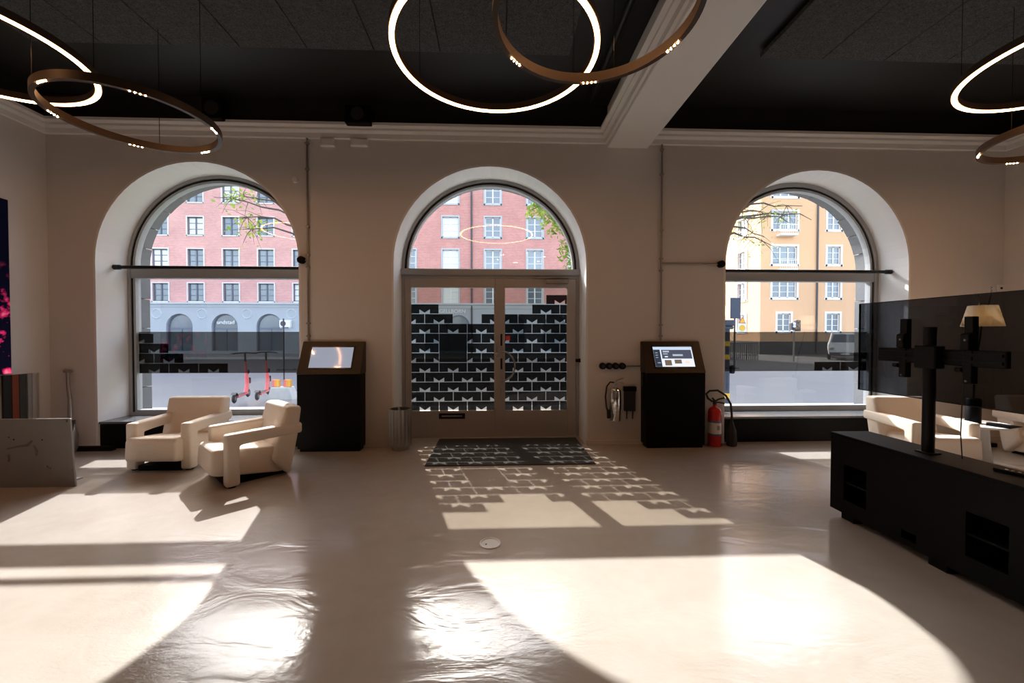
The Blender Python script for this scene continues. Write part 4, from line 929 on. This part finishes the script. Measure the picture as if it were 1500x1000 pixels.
# ------------------------------------------------------------------ outside: trees
def tree(loc, label, limbs, seed, nleaf, leaf=.07, h=7.5, q0=.45, arch=.5):
    """limbs: list of target points (relative) that carry twigs and leaves"""
    rnd = random.Random(seed); t = thing('street_tree', loc, label, 'tree', None)
    b = newbm(); tube(b, [(0, 0, -.34), (.03, .02, 1.5), (-.04, .03, 3.2), (.02, 0, h * .62), (.05, .1, h)], [.19, .16, .14, .10, .03], 10); tr = smooth_obj(obj('trunk', b, 'bark', t))
    bb = newbm(); tips = []
    for (tgt, z0) in limbs:
        s = Vector((0, 0, z0)); e = Vector(tgt); mid = s.lerp(e, .5) + Vector((0, 0, arch)); pts = []
        for k in range(9): q = k / 8; pts.append((s * (1 - q) ** 2 + mid * 2 * q * (1 - q) + e * q * q) + Vector((rnd.uniform(-.08, .08), rnd.uniform(-.08, .08), rnd.uniform(-.08, .08))))
        tube(bb, pts, [.07 - .058 * k / 8 for k in range(9)], 6)
        for k in range(14):
            q = rnd.uniform(q0, 1.0); p = pts[min(8, int(q * 8))]; d = Vector((rnd.uniform(-1, 1), rnd.uniform(-1, 1), rnd.uniform(-.9, .35))).normalized() * rnd.uniform(.4, 1.1)
            pp = [p, p + d * .5 + Vector((0, 0, .05)), p + d + Vector((0, 0, -.12))]; tube(bb, pp, [.014, .009, .004], 4); tips += [pp[0].lerp(pp[1], .6), pp[1], pp[1].lerp(pp[2], .5), pp[2]]
    obj('branches', bb, 'bark', t)
    lb = newbm()
    for k in range(nleaf):
        p = rnd.choice(tips) + Vector((rnd.gauss(0, .13), rnd.gauss(0, .13), rnd.gauss(-.05, .13))); s = leaf * rnd.uniform(.6, 1.4)
        a = Vector((rnd.uniform(-1, 1), rnd.uniform(-1, 1), rnd.uniform(-1, 1))).normalized(); c = a.orthogonal().normalized()
        lb.faces.new([lb.verts.new(p + v) for v in (-a * s, c * s * .55, a * s, -c * s * .55)])
    lo = flat_mesh('foliage', lb, 'leaf', t); lo['kind'] = 'stuff'
    return t
def flat_mesh(name, bm, mt, parent):
    me = bpy.data.meshes.new(name); bm.to_mesh(me); bm.free(); o = bpy.data.objects.new(name, me); COL.objects.link(o); me.materials.append(M[mt]); o.parent = parent; return o
TY = 14.0
def rel_at(px, py, loc, dy=0): p = atY(px, py, loc[1] + dy); return (p.x - loc[0], dy, p.z - loc[2])
tl = Vector((atY(940, 400, TY).x, TY, 0)); K = lambda *a: [(rel_at(px, py, tl, dy), z0) for px, py, dy, z0 in a]
tree(tl, 'leafy green street tree with a crown reaching in front of the red building', K((772, 285, 0, 4.6), (790, 292, .6, 4.4), (806, 302, -.5, 4.2), (818, 318, .4, 4.0), (830, 330, -.4, 3.8), (806, 285, .8, 4.8), (838, 352, .2, 3.5), (842, 378, -.3, 3.2), (828, 300, .2, 4.4), (880, 300, -1, 4.4), (950, 250, 1, 5), (1000, 300, 0, 4.4)), 3, 9000, .10, 7.5, .7)
tl = Vector((atY(1020, 400, 11.5).x, 11.5, 0))
tree(tl, 'nearly bare street tree with thin twigs in front of the ochre building', K((1118, 345, 0, 5.2), (1140, 318, .4, 5.6), (1158, 325, -.4, 5.4), (1130, 360, .3, 5.0), (1175, 305, .2, 5.8), (1190, 320, .5, 5.6), (980, 260, .5, 5)), 5, 520, .055, 7.5, .4, .9)
tl = Vector((atY(500, 400, TY).x, TY, 0))
tree(tl, 'sparse street tree with a few young leaves in front of the pale brick building', K((316, 290, 0, 5.5), (336, 282, .5, 5.6), (342, 318, -.4, 5.2), (348, 335, .4, 5.0), (560, 290, .3, 4)), 9, 210, .085, 7.8, .86, .9)

# ------------------------------------------------------------------ outside: scooters, bollard, signs
def scooter(loc, rz, label):
    t = thing('kick_scooter', loc, label, 'scooter', 'parked scooters', rotz=rz)
    b = newbm(); box(b, -.42, .30, -.075, .075, .12, .165, .015, 2); obj('deck', b, 'coral', t)
    b = newbm(); box(b, -.36, .22, -.065, .065, .165, .17); obj('grip_tape', b, 'rubber', t)
    for x in (-.52, .50):
        b = newbm(); lathe(b, [(.05, -.025), (.09, -.03), (.115, 0), (.09, .03), (.05, .025)], n=24); bmesh.ops.rotate(b, verts=b.verts, matrix=Matrix.Rotation(pi / 2, 3, 'X')); bmesh.ops.translate(b, verts=b.verts, vec=(x, 0, .118)); wl = smooth_obj(obj('wheel', b, 'rubber', t))
        b = newbm(); cyl(b, (x, -.03, .118), (x, .03, .118), .05, n=16); obj('hub', b, 'steel', wl)
    b = newbm(); tube(b, [(.30, 0, .14), (.40, 0, .26), (.43, 0, .42), (.40, 0, .55), (.375, 0, .68)], [.045, .05, .05, .045, .032], 10); smooth_obj(obj('neck', b, 'coral', t))
    b = newbm(); tube(b, [(.375, 0, .68), (.32, 0, .95)], .024, 10); obj('stem', b, 'coral', t)
    b = newbm(); tube(b, [(.32, 0, .95), (.285, 0, 1.16)], .022, 10); tube(b, [(.26, -.27, 1.15), (.285, -.1, 1.17), (.285, .1, 1.17), (.26, .27, 1.15)], .016, 8); obj('handlebar', b, 'rubber', t)
    b = newbm(); lathe(b, [(.045, -.012), (.06, 0), (.045, .012)], n=20); bmesh.ops.rotate(b, verts=b.verts, matrix=Matrix.Rotation(pi / 2, 3, 'X')); bmesh.ops.translate(b, verts=b.verts, vec=(.38, -.05, .68)); obj('ring_lock', b, 'rubber', t)
    b = newbm(); box(b, .47, .56, -.06, .06, .36, .52, .02, 2); obj('battery_box', b, 'rubber', t)
    b = newbm(); tube(b, [(.42, 0, .30), (.50, 0, .22), (.50, 0, .12)], .03, 8); obj('fork', b, 'coral', t)
    b = newbm(); prism(b, [(-.62, .22), (-.50, .26), (-.40, .20), (-.38, .165), (-.50, .24)], 'y', -.05, .05); obj('mudguard', b, 'rubber', t)
    return t
zg = -.22
p = atZ(354, 586, zg); q = atZ(377, 583, zg)
s1 = scooter((p.x, p.y, zg), radians(106), 'coral red kick scooter parked outside the window, the one away from the concrete foot')
s1.scale = (.93,) * 3
s2 = copy_tree(s1); s2.location = (q.x + .08, q.y + .1, zg); s2['label'] = 'coral red kick scooter parked outside the window, next to the concrete foot'
p = atZ(404, 588, zg); t = thing('barrier_foot', (p.x, p.y + .3, zg), 'grey concrete barrier foot with two striped reflectors and a thin pole', 'barrier')
b = newbm(); prism(b, [(-.30, 0), (.30, 0), (.20, .30), (-.20, .30)], 'y', -.15, .15, .02, 2); obj('concrete_block', b, 'kerb', t)
for s in (-1, 1):
    b = newbm(); box(b, s * .13 - .085, s * .13 + .085, -.06, .0, .30, .47, .01, 1); rf = obj('reflector', b, 'orange', t)
    b = newbm(); box(b, s * .13 - .08, s * .13 - .03, -.064, -.06, .305, .465); obj('reflector_stripe', b, 'coral', rf); b = newbm(); box(b, s * .13 + .03, s * .13 + .075, -.064, -.06, .305, .465); obj('reflector_stripe', b, 'yellow', rf)
b = newbm(); cyl(b, (0, .06, .30), (0, .06, 1.9), .018, n=8); obj('pole', b, 'pipe_dark', t)
b = newbm(); box(b, p.x + .62, p.x + 2.6, 2.0, 3.6, -.22, -.19); g = obj('lawn_strip', b, 'grass'); tag(g, 'small strip of green grass beside the concrete barrier foot', 'grass', kind='stuff')
def pole_bands(t, h, r, bands):
    b = newbm(); cyl(b, (0, 0, 0), (0, 0, h), r, n=14); smooth_obj(obj('pole', b, 'dark_blue', t))
    for z in bands:
        b = newbm(); cyl(b, (0, 0, z), (0, 0, z + .11), r + .004, n=14); smooth_obj(obj('yellow_band', b, 'yellow', t))
p = atZ(1064, 590, zg); t = thing('traffic_signal_post', (p.x, p.y, zg), 'dark signal post with yellow bands just outside the window', 'signal post')
sc_ = (p.y + CAM_D) / FPX; zz = lambda py: CAM_H + (490 - py) * sc_ - zg
pole_bands(t, zz(470), .06, [zz(585), zz(527), zz(507)])
b = newbm(); box(b, -.13, .13, -.12, .12, zz(477), zz(468), .03, 2); box(b, -.10, .10, -.10, .10, zz(482), zz(477), .02, 1); obj('signal_head', b, 'dark_blue', t)
b = newbm(); box(b, .06, .15, -.08, .08, zz(548), zz(536), .02, 1); obj('push_button_box', b, 'black', t)
yS = 13.0; p = atY(1076, 500, yS); sc_ = (yS + CAM_D) / FPX; t = thing('sign_post', (p.x, yS, -.34), 'slim post with a large dark sign board and yellow warning signs', 'sign post'); zz = lambda py: CAM_H + (490 - py) * sc_ + .34
b = newbm(); cyl(b, (0, 0, 0), (0, 0, zz(440)), .04, n=10); obj('pole', b, 'pipe_dark', t)
b = newbm(); box(b, -.24, .24, -.06, -.03, zz(466), zz(435), .01, 1); obj('sign_board', b, 'dark_blue', t)
wsg = 13 * sc_
b = newbm(); box(b, .12, .12 + wsg, -.05, -.03, zz(487), zz(472)); wb = obj('white_board', b, 'win_white', t)
b = newbm(); cyl(b, (.12 + wsg / 2, -.052, zz(480)), (.12 + wsg / 2, -.06, zz(480)), 4.6 * sc_, n=24); cyl(b, (.12 + wsg / 2, -.06, zz(480)), (.12 + wsg / 2, -.061, zz(480)), 3.2 * sc_, n=24); obj('round_sign', b, 'yellow', t)
b = newbm(); prism(b, [(.12 + wsg / 2 - 5.5 * sc_, zz(473)), (.12 + wsg / 2 + 5.5 * sc_, zz(473)), (.12 + wsg / 2, zz(463))], 'y', -.06, -.05); tri = obj('warning_triangle', b, 'sign_red', t)
b = newbm(); prism(b, [(.12 + wsg / 2 - 4 * sc_, zz(472.2)), (.12 + wsg / 2 + 4 * sc_, zz(472.2)), (.12 + wsg / 2, zz(464.8))], 'y', -.064, -.06); obj('triangle_face', b, 'yellow', tri)
yS = 19.0; p = atY(1163, 500, yS); sc_ = (yS + CAM_D) / FPX; t = thing('traffic_light', (p.x, yS, -.34), 'traffic light on a thin pole in front of the ochre building', 'traffic light'); zz = lambda py: CAM_H + (490 - py) * sc_ + .34
b = newbm(); cyl(b, (0, 0, 0), (0, 0, zz(476)), .05, n=10); obj('pole', b, 'zinc', t)
for dx, pa, pb in ((-.10, 483, 472), (.20, 485, 468)):
    b = newbm(); box(b, dx - .14, dx + .14, -.12, .12, zz(pa), zz(pb), .03, 2); hd = obj('signal_head', b, 'pipe_dark', t)
    for k in range(3):
        z = zz(pa) + (zz(pb) - zz(pa)) * (k + .5) / 3; b = newbm(); cyl(b, (dx, -.12, z), (dx, -.17, z), .075, .085, n=16); obj('signal_lens', b, 'label_white' if dx < 0 and k else 'rubber', hd)
yS = 20.5
for k in range(3):
    A = atY(1060 + k * 17, 500, yS); Bp = atY(1076 + k * 17, 516, yS)
    b = newbm(); 
    for j in range(7): x = A.x + (Bp.x - A.x) * j / 6; box(b, x - .02, x + .02, yS - .02, yS + .02, -.34, .75)
    for z in (-.05, .72): box(b, A.x, Bp.x, yS - .025, yS + .025, z, z + .05)
    tag(obj('railing', b, 'pipe_dark'), ['dark street railing panel directly behind the yellow-banded post', 'dark street railing panel behind the yellow warning signs', 'dark street railing panel ending by the ochre building corner'][k], 'railing', 'street railing panels')
# parked white van and motorcycle beyond the crossing
yS = 20.0; p = atY(1238, 525, yS); t = thing('van', (p.x, yS, -.34), 'small white van parked in front of the ochre building', 'van', rotz=radians(-40))
b = newbm(); prism(b, [(-.85, .35), (.85, .35), (.88, .95), (.80, 1.15), (.68, 1.75), (-.68, 1.75), (-.80, 1.15), (-.88, .95)], 'y', -.2, 3.6, .06, 2); smooth_obj(obj('van_body', b, 'win_white', t), 30)
b = newbm(); prism(b, [(-.70, 1.15), (.70, 1.15), (.60, 1.65), (-.60, 1.65)], 'y', -.215, -.19); obj('windscreen', b, 'ext_pane', t)
b = newbm(); box(b, -.80, .80, -.26, -.15, .30, .50, .03, 2); obj('bumper', b, 'pipe_dark', t)
for s in (-1, 1):
    b = newbm(); box(b, s * .68 - .12, s * .68 + .12, -.24, -.17, .65, .82, .02, 1); obj('headlamp', b, 'chrome', t)
    for yy in (.5, 2.8):
        b = newbm(); cyl(b, (s * .72, yy, .31), (s * .88, yy, .31), .31, n=20); obj('wheel', b, 'rubber', t)
b = newbm(); box(b, -.22, .22, -.275, -.262, .36, .46); obj('number_plate', b, 'label_white', t)
